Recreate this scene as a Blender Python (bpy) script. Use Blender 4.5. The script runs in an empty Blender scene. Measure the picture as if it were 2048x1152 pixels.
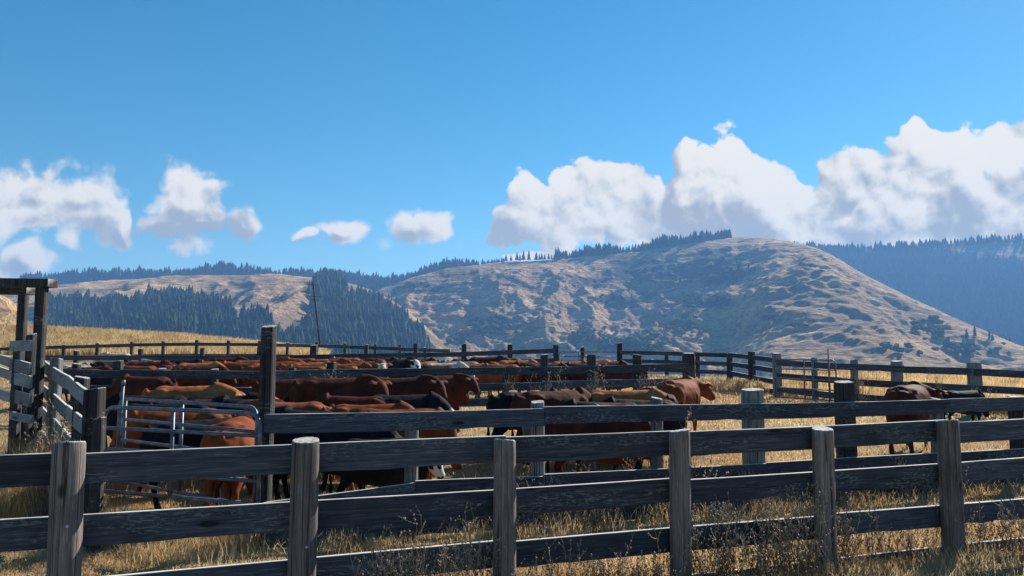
import bpy, bmesh, math, random
import numpy as np
from mathutils import Vector, Matrix
random.seed(7); rng = np.random.default_rng(11)
S = bpy.context.scene; COL = S.collection
R = math.radians
# ---------------------------------------------------------------- camera, sky, sun, exposure
EYE = 2.25; PITCH = R(5.14); F = 1600.0
cam = bpy.data.cameras.new('camera'); camo = bpy.data.objects.new('camera', cam); COL.objects.link(camo)
camo.location = (0, 0, EYE); camo.rotation_euler = (R(90)+PITCH, 0, 0)
cam.sensor_width = 36; cam.lens = F/2048*36; cam.clip_end = 30000; cam.clip_start = .05
S.camera = camo
S.view_settings.view_transform = 'Standard'; S.view_settings.look = 'None'
S.view_settings.gamma = 1; S.view_settings.exposure = 1.0
SUN_AZ = R(40); SUN_EL = R(31)          # azimuth measured from +Y (camera forward) towards +X
SD = Vector((math.sin(SUN_AZ)*math.cos(SUN_EL), math.cos(SUN_AZ)*math.cos(SUN_EL), math.sin(SUN_EL)))
sun = bpy.data.lights.new('sun', 'SUN'); sun.energy = 5.0; sun.angle = R(.53); sun.color = (1, .93, .82)
suno = bpy.data.objects.new('sun', sun); COL.objects.link(suno)
suno.rotation_euler = SD.to_track_quat('Z', 'Y').to_euler()

def ray(px, py):
    dx = (px-1024)/F; dy = (576-py)/F
    yw = math.cos(PITCH)-dy*math.sin(PITCH); zw = math.sin(PITCH)+dy*math.cos(PITCH)
    return dx/yw, zw/yw
def at(px, py, Y):
    u, v = ray(px, py); return Vector((u*Y, Y, EYE+v*Y))

# ---------------------------------------------------------------- node helpers
class NT:
    def __init__(s, tree): s.t = tree; s.n = tree.nodes; s.l = tree.links
    def node(s, typ, **kw):
        n = s.n.new(typ)
        for k, v in kw.items(): setattr(n, k, v)
        return n
    def put(s, sock, v):
        if isinstance(v, bpy.types.NodeSocket): s.l.new(v, sock)
        elif v is not None:
            try: sock.default_value = v
            except Exception: sock.default_value = tuple(v)+(1,)
    def math(s, op, a, b=None, c=None, clamp=False):
        n = s.node('ShaderNodeMath', operation=op, use_clamp=clamp)
        s.put(n.inputs[0], a)
        if b is not None: s.put(n.inputs[1], b)
        if c is not None: s.put(n.inputs[2], c)
        return n.outputs[0]
    def vmath(s, op, a, b=None):
        n = s.node('ShaderNodeVectorMath', operation=op); s.put(n.inputs[0], a)
        if b is not None:
            if op == 'SCALE': s.put(n.inputs[3], b)
            else: s.put(n.inputs[1], b)
        return n.outputs[0] if op != 'LENGTH' else n.outputs[1]
    def noise(s, vec, scale, detail=4, rough=.5, dist=0, col=False):
        n = s.node('ShaderNodeTexNoise'); s.put(n.inputs['Vector'], vec)
        n.inputs['Scale'].default_value = scale; n.inputs['Detail'].default_value = detail
        n.inputs['Roughness'].default_value = rough; n.inputs['Distortion'].default_value = dist
        return n.outputs[1 if col else 0]
    def sstep(s, v, a, b, lo=0., hi=1.):
        n = s.node('ShaderNodeMapRange', interpolation_type='SMOOTHSTEP'); s.put(n.inputs[0], v)
        n.inputs[1].default_value = a; n.inputs[2].default_value = b
        n.inputs[3].default_value = lo; n.inputs[4].default_value = hi
        return n.outputs[0]
    def mix(s, f, a, b):
        n = s.node('ShaderNodeMix', data_type='RGBA'); s.put(n.inputs[0], f); s.put(n.inputs[6], a); s.put(n.inputs[7], b)
        return n.outputs[2]
    def mapping(s, vec, scale=(1,1,1), loc=(0,0,0)):
        n = s.node('ShaderNodeMapping'); s.put(n.inputs[0], vec)
        n.inputs['Scale'].default_value = scale; n.inputs['Location'].default_value = loc
        return n.outputs[0]
def mat(name, rough=.8, spec=.3):
    m = bpy.data.materials.new(name); m.use_nodes = True
    t = NT(m.node_tree); p = m.node_tree.nodes['Principled BSDF']
    p.inputs['Roughness'].default_value = rough; p.inputs['Specular IOR Level'].default_value = spec
    return m, t, p
def bump(t, p, h, strength=.5, dist=.02):
    b = t.node('ShaderNodeBump'); b.inputs['Strength'].default_value = strength
    b.inputs['Distance'].default_value = dist; t.put(b.inputs['Height'], h); t.l.new(b.outputs[0], p.inputs['Normal'])

# ---------------------------------------------------------------- world: clear sky with cumulus
W = bpy.data.worlds.new('World'); S.world = W; W.use_nodes = True
w = NT(W.node_tree); bg = W.node_tree.nodes['Background']
sky = w.node('ShaderNodeTexSky', sky_type='NISHITA', sun_disc=False)
sky.sun_elevation = SUN_EL; sky.sun_rotation = SUN_AZ
sky.air_density = 1.0; sky.dust_density = .05; sky.ozone_density = 3.0; sky.altitude = 300
BGS = .055; bg.inputs['Strength'].default_value = BGS
hs = w.node('ShaderNodeHueSaturation'); hs.inputs['Saturation'].default_value = 1.34; hs.inputs['Value'].default_value = 1.14; hs.inputs['Hue'].default_value = .486
w.l.new(sky.outputs[0], hs.inputs['Color'])
tc = w.node('ShaderNodeTexCoord'); sp = w.node('ShaderNodeSeparateXYZ'); w.l.new(tc.outputs['Generated'], sp.inputs[0])
yy = w.math('MAXIMUM', sp.outputs[1], .02)
cu = w.node('ShaderNodeCombineXYZ'); w.l.new(w.math('DIVIDE', sp.outputs[0], yy), cu.inputs[0])
w.l.new(w.math('DIVIDE', sp.outputs[2], yy), cu.inputs[1])
UV = cu.outputs[0]
# cumulus bank: top line, base line and thickness as curves over the compass direction; billows from noise
TOP = [(-500,330),(-300,360),(-100,335),(0,335),(35,315),(55,308),(90,330),(112,322),(150,336),(190,332),(225,345),(252,365),(268,405),(282,490),(330,520),(900,520),(960,500),(985,425),(1000,385),(1035,322),(1065,320),(1088,345),(1108,305),(1140,292),(1200,302),(1245,286),(1285,308),(1312,346),(1328,405),(1340,340),(1356,288),(1400,262),(1450,248),(1480,248),(1505,268),(1540,304),(1565,322),(1590,345),(1612,346),(1640,314),(1665,320),(1700,306),(1722,328),(1750,304),(1780,274),(1805,258),(1825,222),(1858,222),(1872,252),(1905,258),(1940,244),(1970,254),(2048,248),(2200,231),(2400,296)]
BOT = [(-500,500),(0,500),(200,498),(275,485),(330,440),(900,440),(985,505),(1200,512),(1340,500),(1380,540),(1500,620),(1600,640),(2400,640)]
THK = [(-500,1.1),(230,1.05),(284,.5),(330,-1),(900,-1),(960,-.2),(990,.9),(1050,1),(1250,1),(1320,.7),(1345,.8),(1400,1),(2400,1)]
LOBES = [(376,408,72,72,1.4),(352,445,56,36,1.1),(408,445,50,36,1.2),(474,446,36,42,1.05),(702,462,50,32,1.15),(835,458,68,44,1.2),(616,470,44,15,.95),(66,530,52,42,1.1),(20,560,60,24,1.),(1060,508,70,14,1.)]
PX0, PX1 = -520., 2420.
ux0, ux1 = ray(PX0, 400)[0], ray(PX1, 400)[0]
def curve(nt, x01, pts, f):
    n = nt.node('ShaderNodeFloatCurve'); c = n.mapping.curves[0]; n.mapping.extend = 'HORIZONTAL'
    P_ = [((ray(a, 400)[0]-ux0)/(ux1-ux0), f(a, b)) for a, b in pts]
    c.points[0].location = P_[0]; c.points[1].location = P_[-1]
    for q in P_[1:-1]: c.points.new(*q)
    for q in c.points: q.handle_type = 'VECTOR'
    n.mapping.update(); nt.put(n.inputs['Value'], x01); return n.outputs[0]
VS = .35   # curves hold elevation (v) divided by VS
def cloud_field(vec, wn, detail):
    vw = w.vmath('ADD', vec, w.vmath('SCALE', w.vmath('SUBTRACT', wn, (.5,.5,.5)), .055))
    s_ = w.node('ShaderNodeSeparateXYZ'); w.put(s_.inputs[0], vw)
    x01 = w.math('MULTIPLY_ADD', s_.outputs[0], 1/(ux1-ux0), -ux0/(ux1-ux0))
    top = curve(w, x01, TOP, lambda a, b: (ray(a, b)[1])/VS); bot = curve(w, x01, BOT, lambda a, b: ray(a, b)[1]/VS)
    thk = curve(w, x01, THK, lambda a, b: b)
    v = w.math('DIVIDE', s_.outputs[1], VS)
    a = w.math('MULTIPLY', w.math('SUBTRACT', top, v), 8.5); b = w.math('MULTIPLY', w.math('SUBTRACT', v, bot), 10.)
    d = w.math('SMOOTH_MIN', w.math('SMOOTH_MIN', a, b, .3), thk, .3)
    for px, py, rx, ry, st_ in LOBES:
        u, v_ = ray(px, py); e_ = w.vmath('LENGTH', w.mapping(vw, (F/rx, F/ry, 0), (-u*F/rx, -v_*F/ry, 0)))
        d = w.math('MAXIMUM', d, w.math('MULTIPLY_ADD', e_, -1.35, 1.35*st_))
    n1 = w.noise(vec, 26, detail, .56, .1)
    bl = w.node('ShaderNodeTexNoise', noise_type='RIDGED_MULTIFRACTAL', normalize=False); w.put(bl.inputs['Vector'], vw)
    for k_, v_ in (('Scale', 13), ('Detail', 3), ('Roughness', .55), ('Offset', 1.0), ('Gain', 1.2)): bl.inputs[k_].default_value = v_
    d = w.math('MULTIPLY_ADD', w.math('SUBTRACT', .95, bl.outputs[0]), BIL, d)
    return w.math('MULTIPLY_ADD', w.math('SUBTRACT', n1, .5), 1.75, d)
BIL = .45
wn = w.noise(UV, 11, 2, .5, col=True)
D0 = cloud_field(UV, wn, 8)
D1 = cloud_field(w.vmath('ADD', UV, (.008, .011, 0)), wn, 6)
soft = w.noise(UV, 7, 2, .5); soft2 = w.noise(w.vmath('ADD', UV, (.03, .045, 0)), 7, 2, .5)
ah = w.sstep(D0, .0, .26); asf = w.sstep(D0, -.10, .58)
xs = w.node('ShaderNodeSeparateXYZ'); w.put(xs.inputs[0], UV)
mf = w.sstep(xs.outputs[0], -.10, .02); alpha = w.math('ADD', w.math('MULTIPLY', ah, mf), w.math('MULTIPLY', asf, w.math('SUBTRACT', 1, mf)))
su = w.node('ShaderNodeSeparateXYZ'); w.put(su.inputs[0], UV)
lowness = w.sstep(su.outputs[1], .245, .13)
lit = w.math('MULTIPLY_ADD', w.math('SUBTRACT', D0, D1), .80, w.math('MULTIPLY', w.math('SUBTRACT', soft, soft2), 2.2))
lit = w.math('MULTIPLY_ADD', w.math('MULTIPLY', lowness, w.sstep(D0, .3, .9)), -.38, lit)
sh = w.sstep(lit, -.62, .22)
ccol = w.mix(sh, (4.0, 4.2, 4.4, 1), (9.2, 8.7, 7.8, 1))
bg2 = w.node('ShaderNodeBackground'); bg2.inputs['Strength'].default_value = BGS
w.l.new(w.mix(alpha, hs.outputs[0], ccol), bg2.inputs['Color'])
w.l.new(hs.outputs[0], bg.inputs['Color'])
band = w.math('MULTIPLY', w.math('GREATER_THAN', sp.outputs[1], .35), w.math('MULTIPLY', w.math('GREATER_THAN', sp.outputs[2], .0), w.math('LESS_THAN', sp.outputs[2], .36)))
ms = w.node('ShaderNodeMixShader'); w.l.new(band, ms.inputs[0]); w.l.new(bg.outputs[0], ms.inputs[1]); w.l.new(bg2.outputs[0], ms.inputs[2])
w.l.new(ms.outputs[0], W.node_tree.nodes['World Output'].inputs[0])

# ---------------------------------------------------------------- object helpers
def tag(o, label=None, cat=None, group=None, kind=None):
    if label: o['label'] = label
    if cat: o['category'] = cat
    if group: o['group'] = group
    if kind: o['kind'] = kind
    return o
def empty(name, loc=(0,0,0), rz=0):
    o = bpy.data.objects.new(name, None); COL.objects.link(o); o.location = loc; o.rotation_euler = (0,0,rz)
    o.empty_display_size = .3; return o
def link(name, me, m=None, parent=None, mw=None, smooth=False):
    if m is not None and not me.materials: me.materials.append(m)
    o = bpy.data.objects.new(name, me); COL.objects.link(o)
    if parent: o.parent = parent
    if mw is not None: o.matrix_basis = (Matrix.Translation(-parent.location) @ mw) if parent else mw
    if smooth: me.polygons.foreach_set('use_smooth', [True]*len(me.polygons))
    return o
def np_mesh(name, V, Fc, attrs=None):
    """V (n,3), Fc (m,k) all same k"""
    me = bpy.data.meshes.new(name); V = np.asarray(V, np.float32); Fc = np.asarray(Fc, np.int32)
    me.vertices.add(len(V)); me.vertices.foreach_set('co', V.ravel())
    k = Fc.shape[1]; me.loops.add(Fc.size); me.loops.foreach_set('vertex_index', Fc.ravel())
    me.polygons.add(len(Fc)); me.polygons.foreach_set('loop_start', np.arange(0, Fc.size, k, dtype=np.int32))
    me.polygons.foreach_set('loop_total', np.full(len(Fc), k, np.int32))
    me.update(calc_edges=True)
    for a, arr in (attrs or {}).items():
        at_ = me.attributes.new(a, 'FLOAT', 'POINT'); at_.data.foreach_set('value', np.asarray(arr, np.float32))
    return me
def attr(t, name):
    n = t.node('ShaderNodeAttribute', attribute_name=name); return n.outputs['Fac']
# numpy value noise
_perm = rng.random((257, 257)).astype(np.float64)
def vnoise(x, y):
    xi = np.floor(x).astype(int); yi = np.floor(y).astype(int); fx = x-xi; fy = y-yi
    fx = fx*fx*fx*(fx*(fx*6-15)+10); fy = fy*fy*fy*(fy*(fy*6-15)+10)
    a = _perm[xi%256, yi%256]; b = _perm[(xi+1)%256, yi%256]; c = _perm[xi%256, (yi+1)%256]; d = _perm[(xi+1)%256, (yi+1)%256]
    return (a*(1-fx)+b*fx)*(1-fy)+(c*(1-fx)+d*fx)*fy-.5
def fbm(x, y, oct=5, ridged=False, gain=.5):
    s = 0; a = 1.; x = np.asarray(x, float); y = np.asarray(y, float); tot = 0
    for i in range(oct):
        n = vnoise(x+i*17.3, y+i*9.1)
        if ridged: n = .5-2*np.abs(n)
        s = s+a*n; tot += a; a *= gain; x, y = x*1.97*.8-y*1.97*.6, x*1.97*.6+y*1.97*.8
    return s/tot*2
def sm(x, a, b):
    t = np.clip((np.asarray(x, float)-a)/(b-a), 0, 1); return t*t*(3-2*t)

# ---------------------------------------------------------------- near ground height
def ground(X, Y):
    X = np.asarray(X, float); Y = np.asarray(Y, float)
    b = np.interp(Y, [0, 13, 15.8, 17.5, 20, 25, 30, 42, 57, 80, 120], [0, 0, .1, .27, .42, .6, .8, 1.2, 1.9, 2.2, 2.2])
    left = sm(-X, 8, 45)*sm(Y, 45, 85)*2.0 + sm(-X, 25, 60)*sm(Y, 20, 60)*.8
    u = X/np.maximum(Y, 1)
    E = np.interp(u, [-.6, -.27, -.22, -.1, .05, .13, .3, .7], [100, 92, 68, 62, 52, 47, 41, 40])
    over = np.maximum(Y-E, 0)
    drop = -.42*over*sm(over, 0, 12)
    h = b+left+drop
    h = np.maximum(h, -62+4*fbm(X/200, Y/200, 3))
    bumps = .03*fbm(X/1.7, Y/1.7, 3)+.05*fbm(X/7, Y/7, 2)
    return h+bumps*sm(Y, 2, 6)
def gz(x, y): return float(ground(np.array([x]), np.array([y]))[0])

# ---------------------------------------------------------------- materials
def straw_ground():
    m, t, p = mat('dry_ground', .95, .1)
    g_ = t.node('ShaderNodeNewGeometry').outputs['Position']
    a = t.noise(g_, 1.3, 5, .6); b = t.noise(g_, 28, 6, .7); c = t.noise(g_, 140, 3, .7)
    col = t.mix(t.sstep(a, .38, .6), (.17, .105, .055, 1), (.46, .31, .15, 1))
    col = t.mix(t.sstep(b, .35, .7), col, (.13, .085, .045, 1))
    col = t.mix(t.sstep(c, .45, .75), col, (.60, .45, .25, 1))
    far = t.node('ShaderNodeSeparateXYZ'); t.put(far.inputs[0], g_)
    vf = t.sstep(far.outputs[2], -6, -25)
    vg = t.mix(t.sstep(t.noise(g_, .02, 4), .4, .6), (.30, .25, .15, 1), (.09, .11, .05, 1))
    t.l.new(t.mix(vf, col, vg), p.inputs['Base Color']); bump(t, p, t.math('ADD', b, c), .7, .03)
    return m
def grass_mat(name, c1, c2, c3, trans=.45):
    m, t, p = mat(name, .6, .35)
    f = attr(t, 'tint'); 
    col = t.mix(t.sstep(f, .0, .6), (*c1, 1), (*c2, 1)); col = t.mix(t.sstep(f, .6, 1.), col, (*c3, 1))
    t.l.new(col, p.inputs['Base Color'])
    tr = t.node('ShaderNodeBsdfTranslucent'); t.l.new(col, tr.inputs[0])
    mx = t.node('ShaderNodeMixShader'); mx.inputs[0].default_value = trans
    t.l.new(p.outputs[0], mx.inputs[1]); t.l.new(tr.outputs[0], mx.inputs[2])
    t.l.new(mx.outputs[0], t.n['Material Output'].inputs[0]); return m
M = {}
M['ground'] = straw_ground()
M['straw'] = grass_mat('straw', (.36, .20, .085), (.64, .43, .20), (.80, .64, .40))
M['tall'] = grass_mat('tall_grass', (.34, .21, .09), (.62, .44, .21), (.80, .62, .37))
M['weed'] = grass_mat('weed', (.09, .058, .040), (.21, .14, .09), (.42, .32, .22), .2)
M['green'] = grass_mat('green_grass', (.06, .09, .03), (.10, .13, .04), (.2, .2, .08))
def hill_mat(name, kind):
    m, t, p = mat(name, .95, .05)
    g_ = t.node('ShaderNodeNewGeometry').outputs['Position']
    big = t.noise(g_, .0045, 5, .55, .5); mid = t.noise(g_, .02, 6, .65, .3)
    st = t.noise(t.mapping(g_, (.012, .05, .11)), 1, 7, .65, .8)
    fine = t.noise(g_, .12, 6, .7)
    tan = t.mix(t.sstep(mid, .3, .7), (.38, .225, .10, 1), (.70, .465, .235, 1))
    tan = t.mix(t.sstep(st, .48, .66), tan, (.15, .11, .065, 1))
    tan = t.mix(t.math('MULTIPLY', t.sstep(big, .45, .62), .7), tan, (.17, .12, .075, 1))
    tan = t.mix(t.sstep(fine, .60, .74), tan, (.11, .09, .05, 1))
    brush_shade = (.045, .045, .030, 1)  # dark tone for scrub and forest floor, also for shade painted on the hill
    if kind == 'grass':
        veg_shade = attr(t, 'veg_shade')
        f = t.sstep(t.math('ADD', veg_shade, t.math('MULTIPLY', t.math('SUBTRACT', t.math('ADD', t.math('MULTIPLY', mid, .6), t.math('MULTIPLY', fine, .4)), .5), 1.6)), .42, .62)
        col = t.mix(f, tan, brush_shade)
    else:
        mead = attr(t, 'veg_shade'); col = t.mix(mead, tan, brush_shade)
    t.l.new(col, p.inputs['Base Color'])
    h = t.math('ADD', t.math('MULTIPLY', st, 1.6), t.math('ADD', t.math('MULTIPLY', mid, 1.2), t.math('MULTIPLY', fine, .35)))
    bump(t, p, h, .9, 11)
    return m
M['hill'] = hill_mat('hill_grass', 'grass')
M['forest_floor'] = hill_mat('forest_floor', 'forest')
def foliage(name, c1, c2):
    m, t, p = mat(name, .9, .1)
    g_ = t.node('ShaderNodeNewGeometry').outputs['Position']
    n = t.noise(g_, .12, 5, .7); f = attr(t, 'tint')
    t.l.new(t.mix(t.math('MULTIPLY', t.math('ADD', n, f), .5), (*c1, 1), (*c2, 1)), p.inputs['Base Color']); return m
M['conifer'] = foliage('conifer', (.010, .018, .010), (.032, .052, .026))
M['oak'] = foliage('oak', (.04, .065, .022), (.10, .14, .05))
def wood(name, c1, c2, c3, axis='x', lichen=.0, topcol=None, bstr=.6, crack=True):
    m, t, p = mat(name, .85, .2)
    oc = t.node('ShaderNodeTexCoord').outputs['Object']
    rnd = t.node('ShaderNodeObjectInfo').outputs['Random']
    off = t.node('ShaderNodeCombineXYZ')
    for i in range(3): t.l.new(t.math('MULTIPLY', rnd, 37.+i*11), off.inputs[i])
    v = t.vmath('ADD', oc, off.outputs[0])
    sc = (1.1, 26, 26) if axis == 'x' else (30, 30, 1.3)
    vs = t.mapping(v, sc)
    g1 = t.noise(vs, 1, 6, .65, .9); g2 = t.noise(vs, 3.2, 4, .7, .4)
    blot = t.noise(v, 2.2, 4, .6)
    col = t.mix(t.sstep(g1, .3, .7), (*c1, 1), (*c2, 1))
    col = t.mix(t.math('MULTIPLY', t.sstep(g2, .52, .72), .8), col, (*c3, 1))
    col = t.mix(t.math('MULTIPLY', t.sstep(blot, .5, .75), .6), col, (c1[0]*.6, c1[1]*.6, c1[2]*.6, 1))
    # knots
    vo = t.node('ShaderNodeTexVoronoi'); t.put(vo.inputs['Vector'], t.mapping(v, (1.1, 3.6, 3.6) if axis == 'x' else (3.0, 3.0, 1.5)))
    vo.inputs['Scale'].default_value = 1.0
    col = t.mix(t.sstep(vo.outputs['Distance'], .13, .06), col, (c1[0]*.45, c1[1]*.42, c1[2]*.4, 1))
    br = t.node('ShaderNodeHueSaturation'); t.put(br.inputs['Value'], t.math('MULTIPLY_ADD', t.math('FRACT', t.math('MULTIPLY', rnd, 7.31)), .8, .65)); t.l.new(col, br.inputs['Color']); col = br.outputs[0]
    if lichen:
        li = t.noise(t.mapping(v, (16, 40, 60)), 1, 3, .6); lb = t.noise(t.mapping(v, (1, 3, 5)), .8, 3)
        col = t.mix(t.math('MULTIPLY', t.math('MULTIPLY', t.sstep(li, .52, .6), t.sstep(lb, .5, .6)), lichen), col, (.22, .27, .24, 1))
    if topcol:  # top edges: bleached wood plus a sunlit highlight put into the colour
        tp = attr(t, 'top'); col = t.mix(t.math('MULTIPLY', tp, t.sstep(g1, .2, .5, .6, 1)), col, (*topcol, 1))
    t.l.new(col, p.inputs['Base Color'])
    h = t.math('ADD', g1, t.math('MULTIPLY', g2, .5))
    if crack:
        cr = t.noise(t.mapping(v, (.2, 16, 16) if axis == 'x' else (15, 15, .14)), 1, 3, .5, .15)
        ck = t.sstep(t.math('ABSOLUTE', t.math('SUBTRACT', cr, .5)), .0, .022)
        h = t.math('ADD', h, t.math('MULTIPLY', ck, 1.2))
        col2 = t.mix(ck, (c1[0]*.3, c1[1]*.3, c1[2]*.3, 1), col); t.l.new(col2, p.inputs['Base Color'])
    bump(t, p, h, bstr, .008)
    return m
M['rail'] = wood('dark_plank', (.023, .028, .042), (.056, .066, .09), (.15, .16, .18), 'x', .45, (.66, .62, .56), .35, False)
M['rail_grey'] = wood('grey_plank', (.14, .15, .17), (.24, .25, .27), (.34, .34, .34), 'x', .3, (.6, .57, .52), .4, False)
M['log'] = wood('log', (.11, .09, .088), (.24, .21, .20), (.40, .37, .35), 'z', .0, (.55, .52, .48), .9)
M['tie'] = wood('dark_post', (.020, .019, .022), (.042, .040, .044), (.09, .085, .082), 'z', .4, (.45, .42, .38), .8)
M['tie_grey'] = wood('grey_post', (.09, .095, .105), (.17, .175, .185), (.28, .28, .28), 'z', .4, (.5, .48, .45), .8)
m, t, p = mat('galvanized', .5, .4); p.inputs['Metallic'].default_value = .35
oc = t.node('ShaderNodeTexCoord').outputs['Object']
t.l.new(t.mix(t.sstep(t.noise(oc, 9, 4), .4, .7), (.085, .105, .14, 1), (.17, .205, .26, 1)), p.inputs['Base Color']); M['tube'] = m
m, t, p = mat('rusty_steel', .7, .3)
oc = t.node('ShaderNodeTexCoord').outputs['Object']
t.l.new(t.mix(t.noise(oc, 12, 4), (.10, .05, .03, 1), (.22, .11, .07, 1)), p.inputs['Base Color']); M['rust'] = m
m, t, p = mat('bolt_metal', .5, .5); t.l.new(t.mix(t.noise(t.node('ShaderNodeTexCoord').outputs['Object'], 40), (.2, .28, .36, 1), (.5, .58, .64, 1)), p.inputs['Base Color']); M['bolt'] = m
m, t, p = mat('ear_tag', .4, .4); t.l.new(t.mix(t.noise(t.node('ShaderNodeTexCoord').outputs['Object'], 20), (.65, .55, .05, 1), (.8, .68, .1, 1)), p.inputs['Base Color']); M['tag'] = m

#@@TERRAIN
# ---------------------------------------------------------------- ground sheet (polar, to the far valley)
def polar(us, ys):
    U, Yg = np.meshgrid(us, ys); X = U*(Yg+6); return X, Yg
def grid_faces(nr, nc):
    i = np.arange(nr-1)[:, None]*nc+np.arange(nc-1)[None, :]
    return np.stack([i, i+1, i+nc+1, i+nc], -1).reshape(-1, 4)
us = np.linspace(-1.3, 1.3, 521)
ys = np.concatenate([np.linspace(-5.5, 30, 240), np.linspace(30.3, 130, 220), np.geomspace(132, 9000, 120)])
X, Yg = polar(us, ys); Z = ground(X, Yg)
me = np_mesh('ground', np.stack([X, Yg, Z], -1).reshape(-1, 3), grid_faces(*X.shape))
tag(link('ground', me, M['ground'], smooth=True), kind='structure')

def px_of(X, Y, Z):
    c, s = math.cos(PITCH), math.sin(PITCH); dz = Z-EYE
    d = Y*c+dz*s; return 1024+F*X/d, 576-F*(dz*c-Y*s)/d
class Hill:
    """a heightfield hill: ridge line (pixel azimuth -> apparent ridge height at ridge distance), foot distance, noise"""
    def __init__(s, prof, ridge_d, foot_d, noise=1., shape=None, seed=0, base=-66, back=.35):
        s.px = [q[0] for q in prof]; s.pv = [q[1] for q in prof]; s.rd = ridge_d; s.fd = foot_d
        s.noise = noise; s.shape = shape; s.seed = seed; s.base = base; s.back = back
    def h(s, X, Y):
        u = X/Y; px = 1024+F*u*1.0
        yr = np.interp(px, s.px, s.pv); Rd = np.interp(px, *s.rd); Fd = np.interp(px, *s.fd)
        # smooth the profile slightly with several taps
        for d in (-14, 14): yr = yr+np.interp(px+d, s.px, s.pv)
        yr = yr/3
        H = EYE+(720-yr)/F*Rd
        n0 = fbm(X/420+s.seed, Y/420, 4)
        t = (Y-Fd)/(Rd-Fd)
        tt = np.clip(t, 0, 1)
        sp_ = np.interp(px, *s.shape) if s.shape else 1.
        # spurs and gullies running down towards the viewer
        prof = (1-(1-tt)**1.25)*(1-sp_)+sp_*(tt**1.75)
        hh = s.base+(H-s.base)*prof
        env = np.sin(np.pi*np.clip(tt, 0, 1))**.8
        sk = X+.35*(Y)*np.sign(X+1)*0
        spur = fbm(X/230+s.seed*3+.5*n0, Y/620, 4, ridged=True)
        med = fbm(X/95+s.seed+.6*n0, Y/170+3, 4, ridged=True); fine = fbm(X/32, Y/32+s.seed, 4)
        if s.shape and s.rd[0][0] == 500:
            for cx, ct, wx, wt, am in ((1310,.72,120,.2,-75),(1180,.5,70,.2,-25),(1440,.35,60,.15,-30),(900,.6,110,.25,-30),(1010,.35,60,.2,-25),(1660,.7,60,.3,14),(1760,.35,120,.25,20)):
                hh = hh+am*np.exp(-((px-cx+18*n0)/wx)**2-((tt-ct)/wt)**2)
            env = env*(1-.35*sm(px, 1400, 1600))
        hh = hh+s.noise*env*(62*spur+17*med+6*fine+30*n0)
        if s.rd[0][0] == 500: hh = hh+(env*.7+.3*np.clip(tt*4, 0, 1)*(tt < 1))*((15-6*sm(px, 1450, 1600))*fbm(X/60+2*n0, Y/48, 5)+7*fbm(X/150+4, Y/34, 3, ridged=True))*np.clip((1-tt)*8, 0, 1)
        hh = hh+s.noise*(1-env)*np.clip(tt*4, 0, 1)*(3*fine)
        over = np.maximum(Y-Rd, 0); hh = hh-over*s.back*sm(over, 0, 120)
        und = np.maximum(Fd-Y, 0); hh = hh-und*.4
        return np.maximum(hh, -90)
    def mesh(s, name, x0, x1, y0, y1, nu, ny, veg_shade, m):
        us = np.linspace((x0-1024)/F, (x1-1024)/F, nu); ys = np.linspace(y0, y1, ny)
        U, Yg = np.meshgrid(us, ys); X = U*Yg; Z = s.h(X, Yg)
        PX, PY = px_of(X, Yg, Z)
        me = np_mesh(name, np.stack([X, Yg, Z], -1).reshape(-1, 3), grid_faces(*X.shape), {'veg_shade': veg_shade(PX, PY, X, Yg).ravel()})
        return tag(link(name, me, m, smooth=True), kind='structure')
def poly_mask(PX, PY, poly):
    inside = np.zeros(PX.shape, bool); n = len(poly)
    for i in range(n):
        x1, y1 = poly[i]; x2, y2 = poly[(i+1)%n]
        c = ((y1 > PY) != (y2 > PY)) & (PX < (x2-x1)*(PY-y1)/((y2-y1)+1e-9)+x1)
        inside ^= c
    return inside
def blobs(PX, PY, L):
    v = np.zeros(np.shape(PX))
    for cx, cy, rx, ry, a in L: v = np.maximum(v, a*np.clip(1.25-np.hypot((PX-cx)/rx, (PY-cy)/ry), 0, 1))
    return np.clip(v, 0, 1)

H_left = Hill([(-600,560),(-200,580),(0,578),(100,571),(200,562),(300,556),(400,549),(470,551),(560,550),(640,557),(700,566),(750,583),(800,610),(850,650),(910,710),(960,760),(1100,900)],
              ([-600,300,760,1000],[1900,2100,2000,1500]), ([-600,200,1000],[800,850,1000]), .55, ([-600,300,700],[.2,.2,.4]), 1.7)
H_back = Hill([(-600,556),(60,560),(110,556),(200,552),(300,551),(380,546),(430,537),(480,541),(530,552),(600,552),(700,556),(780,566),(830,556),(870,535),(900,532),(950,534),(1000,532),(1120,530),(1250,560)],
              ([-600,1300],[2750,2750]), ([-600,1300],[2100,2100]), .25, None, 5.1)
H_main = Hill([(500,760),(640,690),(700,625),(740,585),(800,563),(850,546),(900,533),(1000,523),(1100,520),(1200,507),(1300,491),(1400,478),(1480,472),(1560,477),(1600,486),(1650,504),(1720,543),(1800,585),(1900,632),(2000,676),(2060,700),(2300,740)],
              ([500,800,1480,1700,2050,2300],[1900,2250,2450,2150,1500,1300]), ([500,1000,1480,2050,2300],[1150,1050,950,800,800]), .8,
              ([500,800,1200,1380,1430,1480,1540,1620,1700,2300],[.6,.85,1.,1.,.92,.75,.5,.36,.3,.2]), 8.3)
H_right = Hill([(1200,560),(1500,503),(1600,494),(1700,497),(1800,494),(1900,487),(2048,476),(2300,470),(2700,480)],
               ([1200,2700],[3600,3600]), ([1200,2700],[1900,1900]), .35, None, 12.9)
H_near = Hill([(-600,520),(-200,560),(0,588),(30,606),(62,650),(120,720),(160,770)], ([-600,160],[480,480]), ([-600,160],[180,180]), .12, None, 3.3)

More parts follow.
